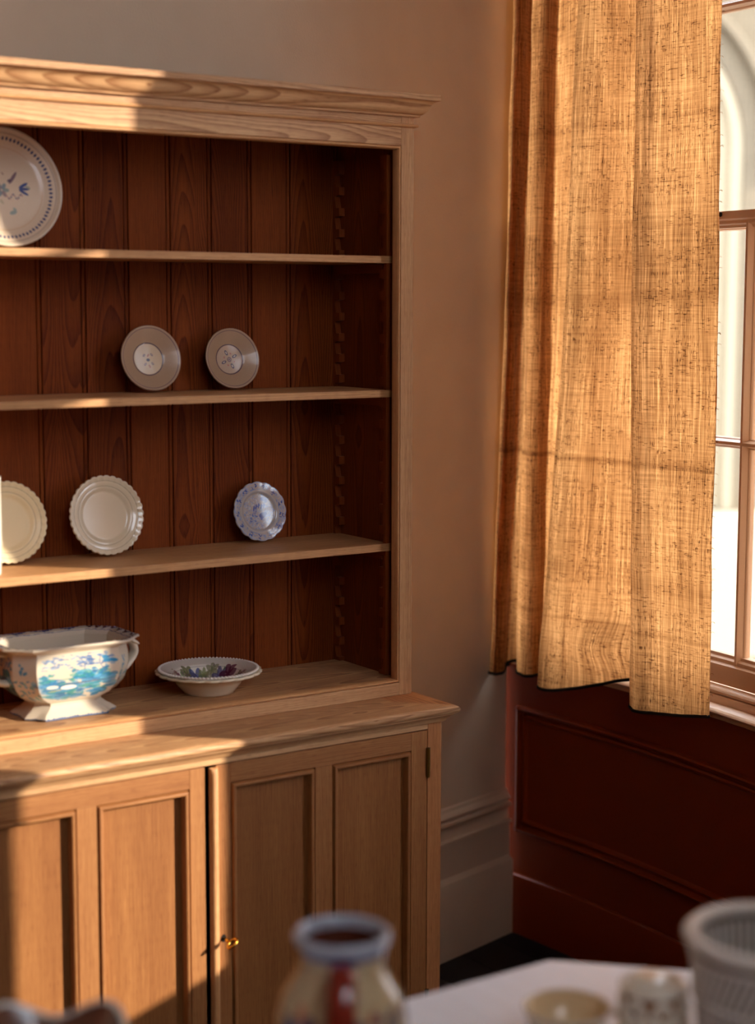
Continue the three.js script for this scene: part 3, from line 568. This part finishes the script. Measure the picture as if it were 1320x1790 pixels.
// cream plates with moulded rings and scalloped rims, on the third shelf
{
  const r = 0.083, p = [[0, 0.001], [r * 0.5, 0.001], [r * 0.52, -0.003], [r * 0.57, -0.003], [r * 0.6, 0.003], [r * 0.98, 0.0125], [r, 0.0145], [r * 0.995, 0.0172], [r * 0.965, 0.0178], [r * 0.945, 0.0162], [r * 0.88, 0.0152], [r * 0.865, 0.0136], [r * 0.85, 0.0144], [r * 0.75, 0.0122], [r * 0.735, 0.0106], [r * 0.72, 0.0112], [r * 0.66, 0.0098], [r * 0.62, 0.0066], [r * 0.56, 0.0052], [0, 0.0042]].reverse();
  const map = (tint) => canvasTexture(512, 512, (c) => { c.fillStyle = tint; c.fillRect(0, 0, 512, 512); speckle(c, 512, 512, 300, ['#cdb898', '#efe2c8'], 0.1, 5); for (const q of [0.862, 0.732]) ringLine(c, 256 * q, 3, '#8e7c66', 0.75); });
  const g = plateGeo(p, { scallops: 34, depth: 0.028, seg: 272 });
  standPlate('plate', 'plain cream plate with ringed scalloped rim, whole beside the dark gap on the third shelf', 'plate', [-0.62, 1.1885 + r * Math.cos(0.2) + 0.001, -0.337], 0.2, g, glaze({ map: map('#d5c1a2'), roughness: 0.2 }));
  standPlate('plate', 'yellowish cream ringed plate cut by the picture edge, behind a white jug', 'plate', [-0.835, 1.1885 + r * Math.cos(0.2) + 0.001, -0.337], 0.2, g.clone(), glaze({ map: map('#dcc79c'), roughness: 0.5, clearcoat: 0.2 }));
}
// blue and white transfer plate
{
  const map = canvasTexture(512, 512, (c) => {
    c.fillStyle = '#aca098'; c.fillRect(0, 0, 512, 512);
    for (let i = 0; i < 420; i++) { const a = rnd() * 7, q = 186 + rnd() * 62; dab(c, 256 + Math.cos(a) * q, 256 + Math.sin(a) * q, 4 + rnd() * 12, 2 + rnd() * 5, a + 1.2 + rnd(), ['#7f8fb6', '#93a0c0', '#6c7fae'][i % 3], 0.5); }
    for (let i = 0; i < 13; i++) { const a = i / 13 * 6.283 + 0.2, x = 256 + Math.cos(a) * 216, y = 256 + Math.sin(a) * 216; for (let k = 0; k < 6; k++) dab(c, x + (rnd() - 0.5) * 44, y + (rnd() - 0.5) * 34, 4 + rnd() * 11, 3 + rnd() * 4, rnd() * 3, '#3a4f92', 0.75); }
    ringLine(c, 178, 12, '#b5a9a0', 0.9); ringLine(c, 168, 3, '#8d99b8', 0.7); ringLine(c, 247, 6, '#7d8ab0', 0.7);
    for (let i = 0; i < 420; i++) { const a = rnd() * 7, q = Math.sqrt(rnd()) * 150; dab(c, 256 + Math.cos(a) * q, 256 + Math.sin(a) * q, 3 + rnd() * 12, 2 + rnd() * 6, rnd() * 3, ['#8193bb', '#9aa7c4', '#bdbcc6', '#6f83b4'][i % 4], 0.5); }
    dab(c, 316, 150, 34, 18, 0.1, '#2c4290', 0.85); dab(c, 336, 168, 16, 16, 0, '#2c4290', 0.7);
    for (const [x, y] of [[238, 214], [262, 206], [288, 212], [312, 208], [214, 226]]) { dab(c, x, y, 6, 24, 0.25, '#31468f', 0.85); dab(c, x + 8, y - 4, 9, 8, 0, '#4b5fa2', 0.8); }
    dab(c, 292, 288, 34, 24, -0.3, '#263a86', 0.9); dab(c, 318, 276, 18, 14, 0, '#263a86', 0.85); dab(c, 280, 312, 12, 18, 0.3, '#3a4f98', 0.8);
    for (let i = 0; i < 16; i++) dab(c, 160 + rnd() * 90, 250 + rnd() * 110, 5 + rnd() * 12, 3 + rnd() * 6, rnd() * 3, '#4d63a4', 0.6);
  });
  const r = 0.066;
  standPlate('plate', 'small blue and white transfer-printed plate near the right end of the third shelf', 'plate', [-0.251, 1.1885 + r * Math.cos(0.2) + 0.001, -0.344], 0.2, plateGeo(plateProfile(r, 0.0115), { scallops: 16, depth: 0.03, seg: 192 }), glaze({ map, roughness: 0.16 }));
}
// cream jug at the left end of the third shelf (only its edge is in view)
{
  const t = thing('jug', 'tall cream jug at the left picture edge, in front of the yellowish plate', 'jug', [-0.9395, 1.1892, -0.215]);
  const mat = glaze({ color: 0xe6dccb });
  local('body', new THREE.LatheGeometry([[0, 0], [0.04, 0], [0.043, 0.003], [0.044, 0.02], [0.0455, 0.06], [0.0455, 0.14], [0.045, 0.178], [0.0462, 0.186], [0.0455, 0.19], [0.0435, 0.19], [0.0425, 0.18], [0.0425, 0.02], [0, 0.012]].map((p) => new THREE.Vector2(...p)), 64), mat, t);
  local('handle', tube([[-0.043, 0.165, 0], [-0.072, 0.16, 0], [-0.082, 0.12, 0], [-0.07, 0.07, 0], [-0.0435, 0.05, 0]], 0.006, 40, 10), mat, t);
}
// footed tureen, eight-sided, printed in blue and green
{
  const t = thing('tureen', 'eight-sided footed cream tureen printed with a blue landscape, on the bottom shelf', 'tureen', [-0.757, 0.8955, -0.248]);
  const N = 8, ringOf = (a, b, ch, y, lobe = 0) => {       // a, b half sizes; ch chamfer; starts at the front left corner and runs to the right
    a *= 1.08; ch *= 0.93; const c = [[-a + ch, b], [a - ch, b], [a, b - ch], [a, -b + ch], [a - ch, -b], [-a + ch, -b], [-a, -b + ch], [-a, b - ch]], out = [];
    for (let s = 0; s < 8; s++) { const [p, q] = [c[s], c[(s + 1) % 8]]; for (let k = 0; k < N; k++) { const f = k / N; let e = 0; if (lobe) e = lobe * Math.sin(Math.PI * f) ** 2; const x = mix(p[0], q[0], f), z = mix(p[1], q[1], f), l = Math.hypot(x, z) || 1; out.push(V3(x * (1 - e / l), y, z * (1 - e / l))); } }
    return out;
  };
  function skin(levels) {                                  // levels: [a, b, chamfer, y, v, lobe]
    const rings = levels.map(([a, b, ch, y, , lobe]) => ringOf(a, b, ch, y, lobe)), pos = [], uv = [], n = 8 * N, idx = [];
    rings.forEach((r, j) => { for (let i = 0; i <= n; i++) { const p = r[i % n]; pos.push(p.x, p.y, p.z); uv.push(i / n, levels[j][4]); } });
    for (let j = 0; j + 1 < rings.length; j++) for (let i = 0; i < n; i++) { const a = j * (n + 1) + i, b = a + 1, c = a + n + 1, d = c + 1; idx.push(a, b, d, a, d, c); }
    const g = new THREE.BufferGeometry(); g.setAttribute('position', new THREE.Float32BufferAttribute(pos, 3)); g.setAttribute('uv', new THREE.Float32BufferAttribute(uv, 2)); g.setIndex(idx);
    g.computeVertexNormals();
    return clean(toCreasedNormals(g, 0.42));
  }
  const map = canvasTexture(2048, 512, (c, w, h) => {
    c.fillStyle = '#d0c0a9'; c.fillRect(0, 0, w, h);
    speckle(c, w, h, 500, ['#c4b29a', '#dccfbb'], 0.1, 6);
    for (let s = 0; s < 8; s += 1) {                       // one scene per face; canvas y runs down
      const x0 = s * 256, big = s % 2 === 0, blues = ['#2f6f9f', '#3f86b4', '#5ea2c4', '#34638c', '#2d7f8f', '#4b8f80'];
      for (let i = 0; i < (big ? 190 : 30); i++) { const y = 285 + rnd() * 135; dab(c, x0 + 14 + rnd() * 228, y, 6 + rnd() * 22, 4 + rnd() * 11, (rnd() - 0.5) * 0.6, blues[i % 6], 0.55); }
      if (big) {
        for (let i = 0; i < 60; i++) dab(c, x0 + 110 + rnd() * 110, 232 + rnd() * 64, 5 + rnd() * 13, 5 + rnd() * 10, rnd() * 3, blues[i % 6], 0.55);
        for (let i = 0; i < 30; i++) dab(c, x0 + 8 + rnd() * 46, 250 + rnd() * 60, 4 + rnd() * 9, 4 + rnd() * 9, rnd() * 3, blues[i % 6], 0.5);
        for (let i = 0; i < 110; i++) { const a = rnd() * 6; dab(c, x0 + 14 + rnd() * 220, 128 + rnd() * 90, 3 + rnd() * 8, 3 + rnd() * 5, a, ['#5a76a5', '#7e9cc0', '#3d5b90'][i % 3], 0.6); }
        dab(c, x0 + 96, 346, 26, 15, 0, '#f0e6d4'); dab(c, x0 + 44, 336, 20, 12, 0, '#eadfca', 0.9); dab(c, x0 + 150, 322, 70, 5, 0, '#5b5d6a', 0.7); dab(c, x0 + 50, 362, 26, 5, -0.2, '#b3a26c', 0.7);
        c.save(); c.strokeStyle = '#5c6f98'; c.lineWidth = 3; c.globalAlpha = 0.7; c.beginPath(); c.moveTo(x0 + 120, 140); c.quadraticCurveTo(x0 + 150, 170, x0 + 146, 240); c.moveTo(x0 + 200, 150); c.quadraticCurveTo(x0 + 180, 200, x0 + 214, 260); c.stroke(); c.restore();
        for (let i = 0; i < 8; i++) dab(c, x0 + 226 + (rnd() - 0.5) * 34, 190 + (rnd() - 0.5) * 56, 12, 10, rnd() * 3, '#3a83b0', 0.75);
      } else for (let i = 0; i < 9; i++) dab(c, x0 + 110 + (rnd() - 0.5) * 70, 220 + (rnd() - 0.5) * 90, 13, 10, rnd() * 3, '#3a83b0', 0.7);
    }
    for (let x = 0; x < w; x += 11) { dab(c, x, 500, 6, 4 + rnd() * 5, 0, '#3f5a86', 0.8); dab(c, x, 22 + Math.sin(x * 0.08) * 7, 6, 3 + rnd() * 6, 0, '#2f3f78', 0.85); }
  });
  // v: 1 - canvas y / 512
  const body = skin([[0.002, 0.002, 0.0005, 0.004, 0.03, 0], [0.05, 0.036, 0.02, 0.004, 0.03], [0.080, 0.058, 0.03, 0.0005, 0.012, 0.004], [0.090, 0.068, 0.033, 0.001, 0.02, 0.004], [0.091, 0.069, 0.033, 0.005, 0.035, 0.004], [0.085, 0.063, 0.03, 0.010, 0.06, 0.003], [0.073, 0.053, 0.028, 0.018, 0.09], [0.066, 0.048, 0.026, 0.025, 0.11], [0.066, 0.048, 0.026, 0.030, 0.125],
    [0.078, 0.056, 0.029, 0.036, 0.15], [0.094, 0.066, 0.033, 0.046, 0.20], [0.106, 0.074, 0.036, 0.062, 0.30], [0.112, 0.078, 0.038, 0.080, 0.42], [0.1145, 0.0795, 0.038, 0.100, 0.55], [0.114, 0.079, 0.038, 0.116, 0.66], [0.112, 0.0775, 0.038, 0.128, 0.74], [0.112, 0.0775, 0.038, 0.134, 0.8], [0.118, 0.083, 0.041, 0.139, 0.84], [0.130, 0.092, 0.045, 0.143, 0.88], [0.134, 0.095, 0.046, 0.1465, 0.895], [0.133, 0.094, 0.046, 0.1495, 0.91], [0.128, 0.090, 0.044, 0.1505, 0.955], [0.115, 0.079, 0.04, 0.1475, 0.99],
    [0.107, 0.073, 0.037, 0.138, 0.78], [0.106, 0.0725, 0.036, 0.11, 0.78], [0.103, 0.07, 0.035, 0.08, 0.78], [0.09, 0.06, 0.03, 0.056, 0.78], [0.06, 0.04, 0.02, 0.044, 0.78], [0.002, 0.002, 0.0005, 0.041, 0.78]]);
  const mat = glaze({ map, roughness: 0.18 });
  local('bowl', body, mat, t);
  const cream = glaze({ color: 0xd9cab3, roughness: 0.2 });
  for (const s of [-1, 1]) {
    const h = tube([[s * 0.108, 0.122, 0], [s * 0.128, 0.131, 0], [s * 0.150, 0.126, 0], [s * 0.158, 0.108, 0], [s * 0.148, 0.088, 0], [s * 0.132, 0.074, 0], [s * 0.104, 0.070, 0]], 0.0075, 50, 12); h.scale(1, 1, 1.9);
    const leaf = new THREE.SphereGeometry(0.016, 20, 14); leaf.scale(1.3, 0.36, 1.2); leaf.rotateZ(s * -0.5); leaf.translate(s * 0.150, 0.129, 0);
    local('handle', [h, leaf], cream, t);
  }
}
// two soup plates, one inside the other
{
  const r = 0.113, shape = (R, k) => [[0, 0], [R * 0.42, 0], [R * 0.44, -0.002], [R * 0.48, -0.002], [R * 0.5, 0.002], [R * 0.64, 0.018], [R * 0.70, 0.026], [R * 0.97, 0.033], [R, 0.035], [R * 0.995, 0.038], [R * 0.97, 0.0385], [R * 0.72, 0.0318], [R * 0.66, 0.028], [R * 0.58, 0.016], [R * 0.48, 0.0065], [0, 0.005]].map(([x, y]) => [x, y * k]).reverse();
  const lower = thing('soup_plate', 'cream soup plate underneath, its scalloped rim and deep side showing', 'plate', [-0.43, 0.8985, -0.243], null);
  local('dish', plateGeo(shape(r, 1.15), { scallops: 22, depth: 0.03, seg: 198 }), glaze({ color: 0xe0d0b2, roughness: 0.22 }), lower);
  const map = canvasTexture(512, 512, (c) => {
    c.fillStyle = '#e4dccd'; c.fillRect(0, 0, 512, 512); speckle(c, 512, 512, 200, ['#d6ccba'], 0.2, 4); ringLine(c, 168, 3, '#a99f92', 0.6);
    const fl = (x, y, col, s) => { for (let i = 0; i < 6; i++) dab(c, x + Math.cos(i * 1.05) * 13 * s, y + Math.sin(i * 1.05) * 11 * s, 12 * s, 7 * s, i * 1.05, col, 0.7); };
    const cols = ['#b97f86', '#56703f', '#7a8452', '#551a30', '#6b2740', '#3f4880', '#4f4a78', '#5c7048', '#5c5a34', '#7c7a5a'];
    for (let i = 0; i < 20; i++) { const a = i / 20 * 6.283, q = 118 + (i * 37 % 5) * 9; fl(256 + Math.cos(a) * q, 256 + Math.sin(a) * q, cols[(i * 7) % 10], 1.25 + (i * 13 % 4) * 0.3); }
    fl(300, 236, '#551a30', 1.6); fl(226, 280, '#3f4880', 1.5);
    for (let i = 0; i < 110; i++) dab(c, 110 + rnd() * 290, 110 + rnd() * 290, 2 + rnd() * 8, 1.5 + rnd() * 3, rnd() * 3, ['#56683f', '#6d5c66', '#7f8a58', '#44406a'][i % 4], 0.75);
  });
  const upper = thing('soup_plate', 'soup plate with painted flowers and a beaded rim, stacked on top', 'plate', [-0.43, 0.9085, -0.243], null);
  const R = 0.1045;
  local('dish', plateGeo(shape(R, 1.0), { seg: 120 }), glaze({ map, roughness: 0.16 }), upper);
  const beads = []; for (let i = 0; i < 84; i++) { const a = i / 84 * Math.PI * 2, s = new THREE.SphereGeometry(0.0029, 8, 6); s.scale(1.25, 0.9, 1); s.rotateY(-a); s.translate(Math.cos(a) * (R - 0.0015), 0.0375, Math.sin(a) * (R - 0.0015)); beads.push(s); }
  local('beaded_rim', beads, glaze({ color: 0xe8e1d4 }), upper);
}

// ---------------------------------------------------------------- the table and what stands on it
const TABLE = 0.75;
{
  const t = thing('dining_table', 'pale painted table with cut corners in the foreground', 'table', [-1.45, 0, 2.0]);
  const s = new THREE.Shape(), X0 = -2.6, X1 = -0.30, Z0 = 1.024, Z1 = 2.6, ch = 0.255;
  s.moveTo(X0 + ch, -Z0); s.lineTo(X1 - ch, -Z0); s.lineTo(X1, -Z0 - ch); s.lineTo(X1, -Z1 + ch); s.lineTo(X1 - ch, -Z1); s.lineTo(X0 + ch, -Z1); s.lineTo(X0, -Z1 + ch); s.lineTo(X0, -Z0 - ch);
  const g = new THREE.ExtrudeGeometry(s, { depth: 0.022, bevelEnabled: true, bevelSize: 0.004, bevelThickness: 0.004, bevelSegments: 3, bevelOffset: -0.004 }); g.rotateX(-Math.PI / 2); g.translate(0, TABLE - 0.026, 0);
  const pale = new THREE.MeshPhysicalMaterial({ map: repeatPer(dataTexture(512, 1024, (u, v) => { const k = 1 + noise(u * 40, v * 3, 1) * 0.025 + noise(u * 9, v * 2, 2) * 0.02; return [241 * k, 241 * k, 243 * k]; }), 0.6, 1.6), roughness: 0.4, specularIntensity: 0.6, clearcoat: 0.7, clearcoatRoughness: 0.25 });
  part('table_top', g, pale, t);
  part('apron', [box(X0 + 0.3, X1 - 0.3, 0.63, TABLE - 0.031, Z0 + 0.14, Z0 + 0.16), box(X0 + 0.3, X1 - 0.3, 0.63, TABLE - 0.031, Z1 - 0.16, Z1 - 0.14), box(X0 + 0.14, X0 + 0.16, 0.63, TABLE - 0.031, Z0 + 0.3, Z1 - 0.3), box(X1 - 0.16, X1 - 0.14, 0.63, TABLE - 0.031, Z0 + 0.3, Z1 - 0.3)], pale, t);
  for (const [x, z] of [[X0 + 0.24, Z0 + 0.24], [X1 - 0.24, Z0 + 0.24], [X0 + 0.24, Z1 - 0.24], [X1 - 0.24, Z1 - 0.24]]) part('leg', new THREE.LatheGeometry([[0, 0], [0.02, 0], [0.022, 0.02], [0.032, 0.3], [0.036, 0.56], [0.042, 0.6], [0.045, 0.719], [0, 0.719]].map((p) => new THREE.Vector2(...p)), 24).translate(x, 0, z), pale, t);
}
{ // painted jug in the middle foreground
  const t = thing('painted_jug', 'painted stoneware jug with blue rim and dark red handle, at the front', 'jug', [-1.080, TABLE, 1.275]);
  const map = canvasTexture(1024, 512, (c, w, h) => {
    c.fillStyle = '#bda680'; c.fillRect(0, 0, w, h); speckle(c, w, h, 900, ['#a58b63', '#cfbd98', '#8f7650'], 0.22, 7);
    c.fillStyle = '#55608c'; c.fillRect(0, 0, w, 34);
    for (let i = 0; i < 10; i++) { const x = i * 104 + 30; for (let k = 0; k < 8; k++) dab(c, x + (rnd() - 0.5) * 60, 250 + (rnd() - 0.5) * 70, 12 + rnd() * 18, 9 + rnd() * 16, rnd() * 3, ['#343a62', '#454e78', '#2c2f50'][k % 3], 0.65); if (i % 2) for (let k = 0; k < 5; k++) dab(c, x + 52 + (rnd() - 0.5) * 24, 205 + (rnd() - 0.5) * 30, 9, 9, 0, '#9c4a34', 0.7); }
    c.fillStyle = '#6d3a30'; c.globalAlpha = 0.7; c.fillRect(0, 214, w, 5); c.fillRect(0, 330, w, 7);
  });
  const lathe = (p) => new THREE.LatheGeometry(p.map((q) => new THREE.Vector2(...q)), 72);
  local('body', lathe([[0, 0], [0.05, 0], [0.053, 0.004], [0.052, 0.012], [0.062, 0.045], [0.073, 0.082], [0.0775, 0.112], [0.076, 0.134], [0.069, 0.156], [0.058, 0.174], [0.0505, 0.186], [0.0485, 0.196], [0.050, 0.208], [0.0545, 0.219]]), glaze({ map, roughness: 0.2 }), t);
  local('rim', lathe([[0.0545, 0.219], [0.057, 0.223], [0.0575, 0.228], [0.0545, 0.2315], [0.0495, 0.231], [0.047, 0.226], [0.0465, 0.218]]), glaze({ color: 0xa7abb6, roughness: 0.2 }), t, 'slate blue rolled rim');
  local('inside', lathe([[0.0465, 0.218], [0.045, 0.2], [0.046, 0.188], [0.06, 0.165], [0.071, 0.13], [0.07, 0.1], [0.055, 0.03], [0, 0.016]]), glaze({ color: 0x5a2c1e, roughness: 0.25, side: THREE.DoubleSide }), t, 'dark brown glazed inside');
  const h = tube([[0, 0.205, 0.049], [0, 0.206, 0.066], [0, 0.192, 0.086], [0, 0.165, 0.099], [0, 0.135, 0.102], [0, 0.104, 0.094], [0, 0.086, 0.075]], 0.0068, 50, 12); h.scale(2.3, 1, 1); h.rotateY(-33 * DEG);
  local('handle', h, glaze({ color: 0x7d2519, roughness: 0.18 }), t, 'dark red glazed handle');
}
{ // shallow cup with tan inside
  const t = thing('cup', 'low cream cup with a tan inside, on a saucer near the table corner', 'cup', [-0.741, TABLE + 0.0075, 1.281]);
  const lathe = (p) => new THREE.LatheGeometry(p.map((q) => new THREE.Vector2(...q)), 64);
  local('bowl', lathe([[0, 0.002], [0.022, 0.002], [0.024, 0], [0.027, 0], [0.028, 0.006], [0.04, 0.018], [0.05, 0.036], [0.0555, 0.052], [0.057, 0.0545], [0.0555, 0.056], [0.053, 0.054]]), glaze({ color: 0xe3d6c0 }), t);
  local('inside', lathe([[0.053, 0.054], [0.048, 0.037], [0.038, 0.02], [0.02, 0.0085], [0, 0.007]]), glaze({ color: 0xe2c79c, side: THREE.DoubleSide }), t, 'tan glazed inside');
  const h = tube([[0.05, 0.046, 0], [0.066, 0.05, 0], [0.076, 0.04, 0], [0.068, 0.024, 0], [0.043, 0.02, 0]], 0.0042, 30, 8); h.rotateY(-40 * DEG);
  local('handle', h, glaze({ color: 0xe3d6c0 }), t);
  const s = thing('saucer', 'cream saucer with brown edge lying under the low cup', 'saucer', [-0.741, TABLE + 0.0002, 1.281]);
  local('dish', plateGeo([[0, 0.002], [0.03, 0.002], [0.034, 0], [0.038, 0.001], [0.068, 0.011], [0.07, 0.0125], [0.068, 0.0135], [0.04, 0.0055], [0.03, 0.0045], [0, 0.0045]].reverse(), { seg: 64 }), glaze({ map: canvasTexture(256, 256, (c) => { c.fillStyle = '#e0d3bd'; c.fillRect(0, 0, 256, 256); ringLine(c, 122, 8, '#6d4a38', 0.85, 128, 128); }) }), s);
}
{ // pierced creamware pot
  const t = thing('pierced_pot', 'small tan pot ringed with cream circles under a cream lid, beside the white basket', 'pot', [-0.69, TABLE + 0.0003, 1.385]);
  const prof = [[0, 0], [0.031, 0], [0.033, 0.004], [0.036, 0.02], [0.038, 0.05], [0.0375, 0.09], [0.038, 0.112]];
  const tan = glaze({ color: 0x9c642c, roughness: 0.35 }), cream = glaze({ color: 0xf0e6d2 });
  local('body', new THREE.LatheGeometry([...prof, [0.033, 0.112], [0.033, 0.02], [0, 0.01]].map((q) => new THREE.Vector2(...q)), 48), tan, t);
  for (let row = 0; row < 4; row++) for (let i = 0; i < 7; i++) {
    const a = (i + (row % 2) * 0.5) / 7 * Math.PI * 2, g = new THREE.TorusGeometry(0.0105, 0.005, 8, 18); g.scale(1, 1.15, 1); g.translate(0, 0.018 + row * 0.0235, 0.0385); g.rotateY(a);
    local('ring', g, cream, t);
  }
  const lip = new THREE.TorusGeometry(0.0375, 0.0056, 12, 56); lip.rotateX(Math.PI / 2); lip.translate(0, 0.113, 0);
  local('lip', lip, cream, t);
  local('lid', new THREE.LatheGeometry([[0.036, 0.1145], [0.034, 0.119], [0.024, 0.1235], [0.01, 0.1258], [0, 0.126]].map((q) => new THREE.Vector2(...q)), 40), cream, t);
}
{ // white basketwork bowl at the right edge
  const t = thing('basket', 'round white basketwork bowl with a thick rolled rim, at the right edge', 'basket', [-0.600, TABLE + 0.0003, 1.497]);
  const white = new THREE.MeshPhysicalMaterial({ color: 0xe6e2da, roughness: 0.4, clearcoat: 0.3, clearcoatRoughness: 0.2 }), grey = new THREE.MeshPhysicalMaterial({ color: 0x7d7063, roughness: 0.6 });
  const wallR = (y) => 0.078 + 0.022 * (y / 0.19) ** 0.8;
  const pts = []; for (let i = 0; i <= 12; i++) { const y = 0.004 + 0.186 * i / 12; pts.push([wallR(y) - 0.002, y]); } for (let i = 12; i >= 0; i--) { const y = 0.008 + 0.182 * i / 12; pts.push([wallR(y) - 0.006, y]); }
  local('body', new THREE.LatheGeometry([[0, 0], [0.07, 0], ...pts, [0, 0.008]].map((q) => new THREE.Vector2(...q)), 72), grey, t);
  // raking staves outside, uprights inside
  const out = [], inn = [];
  for (let i = 0; i < 54; i++) {
    const a = i / 54 * Math.PI * 2, p = []; for (let k = 0; k <= 5; k++) { const y = 0.012 + 0.102 * k / 5, b = a + k * 0.075; p.push([Math.cos(b) * (wallR(y) - 0.0005), y, Math.sin(b) * (wallR(y) - 0.0005)]); } out.push(tube(p, 0.0027, 6, 6));
    const q = []; for (let k = 0; k <= 3; k++) { const y = 0.03 + 0.15 * k / 3; q.push([Math.cos(a) * (wallR(y) - 0.0065), y, Math.sin(a) * (wallR(y) - 0.0065)]); } inn.push(tube(q, 0.003, 4, 6));
    const z = []; for (let k = 0; k <= 3; k++) { const y = 0.128 + 0.04 * k / 3, b = a - k * 0.06; z.push([Math.cos(b) * (wallR(y) - 0.0005), y, Math.sin(b) * (wallR(y) - 0.0005)]); } out.push(tube(z, 0.003, 4, 6));
  }
  const o = local('outer_staves', out, white, t); o.userData.kind = 'stuff';
  const n = local('inner_staves', inn, white, t); n.userData.kind = 'stuff';
  for (const [y, r, e] of [[0.008, 0.003, 0.0005], [0.121, 0.004, 0.001], [0.172, 0.0035, 0.001]]) { const g = new THREE.TorusGeometry(wallR(y) + e, r, 10, 80); g.rotateX(Math.PI / 2); g.translate(0, y, 0); local('hoop', g, white, t); }
  const rim = new THREE.TorusGeometry(wallR(0.19) - 0.001, 0.0112, 14, 90); rim.scale(1, 1, 0.75); rim.rotateX(Math.PI / 2); rim.translate(0, 0.193, 0);
  local('rim', rim, white, t);
}
{ // wavy-edged white bowl, left foreground
  const t = thing('wavy_bowl', 'white bowl with a wavy edge and brown inside, at the bottom left corner', 'bowl', [-1.388, TABLE + 0.0003, 1.132]);
  const wavy = (prof) => {
    const g = new THREE.LatheGeometry(prof.map((q) => new THREE.Vector2(...q)), 120), p = g.attributes.position;
    for (let i = 0; i < p.count; i++) { const x = p.getX(i), y = p.getY(i), z = p.getZ(i), a = Math.atan2(z, x), k = smooth(0.04, 0.115, y), w = Math.cos(5 * a + 2.1); p.setXYZ(i, x * (1 + 0.07 * k * w), y + k * 0.010 * w, z * (1 + 0.07 * k * w)); }
    g.computeVertexNormals();
    return g;
  };
  local('bowl', wavy([[0, 0.003], [0.035, 0.003], [0.037, 0], [0.041, 0], [0.043, 0.008], [0.062, 0.037], [0.084, 0.079], [0.101, 0.113], [0.1055, 0.118], [0.103, 0.1205], [0.0985, 0.117]]), glaze({ color: 0xd9d2c8 }), t);
  local('inside', wavy([[0.0985, 0.117], [0.094, 0.109], [0.077, 0.076], [0.055, 0.037], [0.03, 0.013], [0, 0.011]]), glaze({ color: 0x6b4534, side: THREE.DoubleSide }), t, 'brown glazed inside');
}

scene.traverse((o) => { if (o.isMesh) { o.castShadow = true; o.receiveShadow = true; } });
renderer.render(scene, camera);
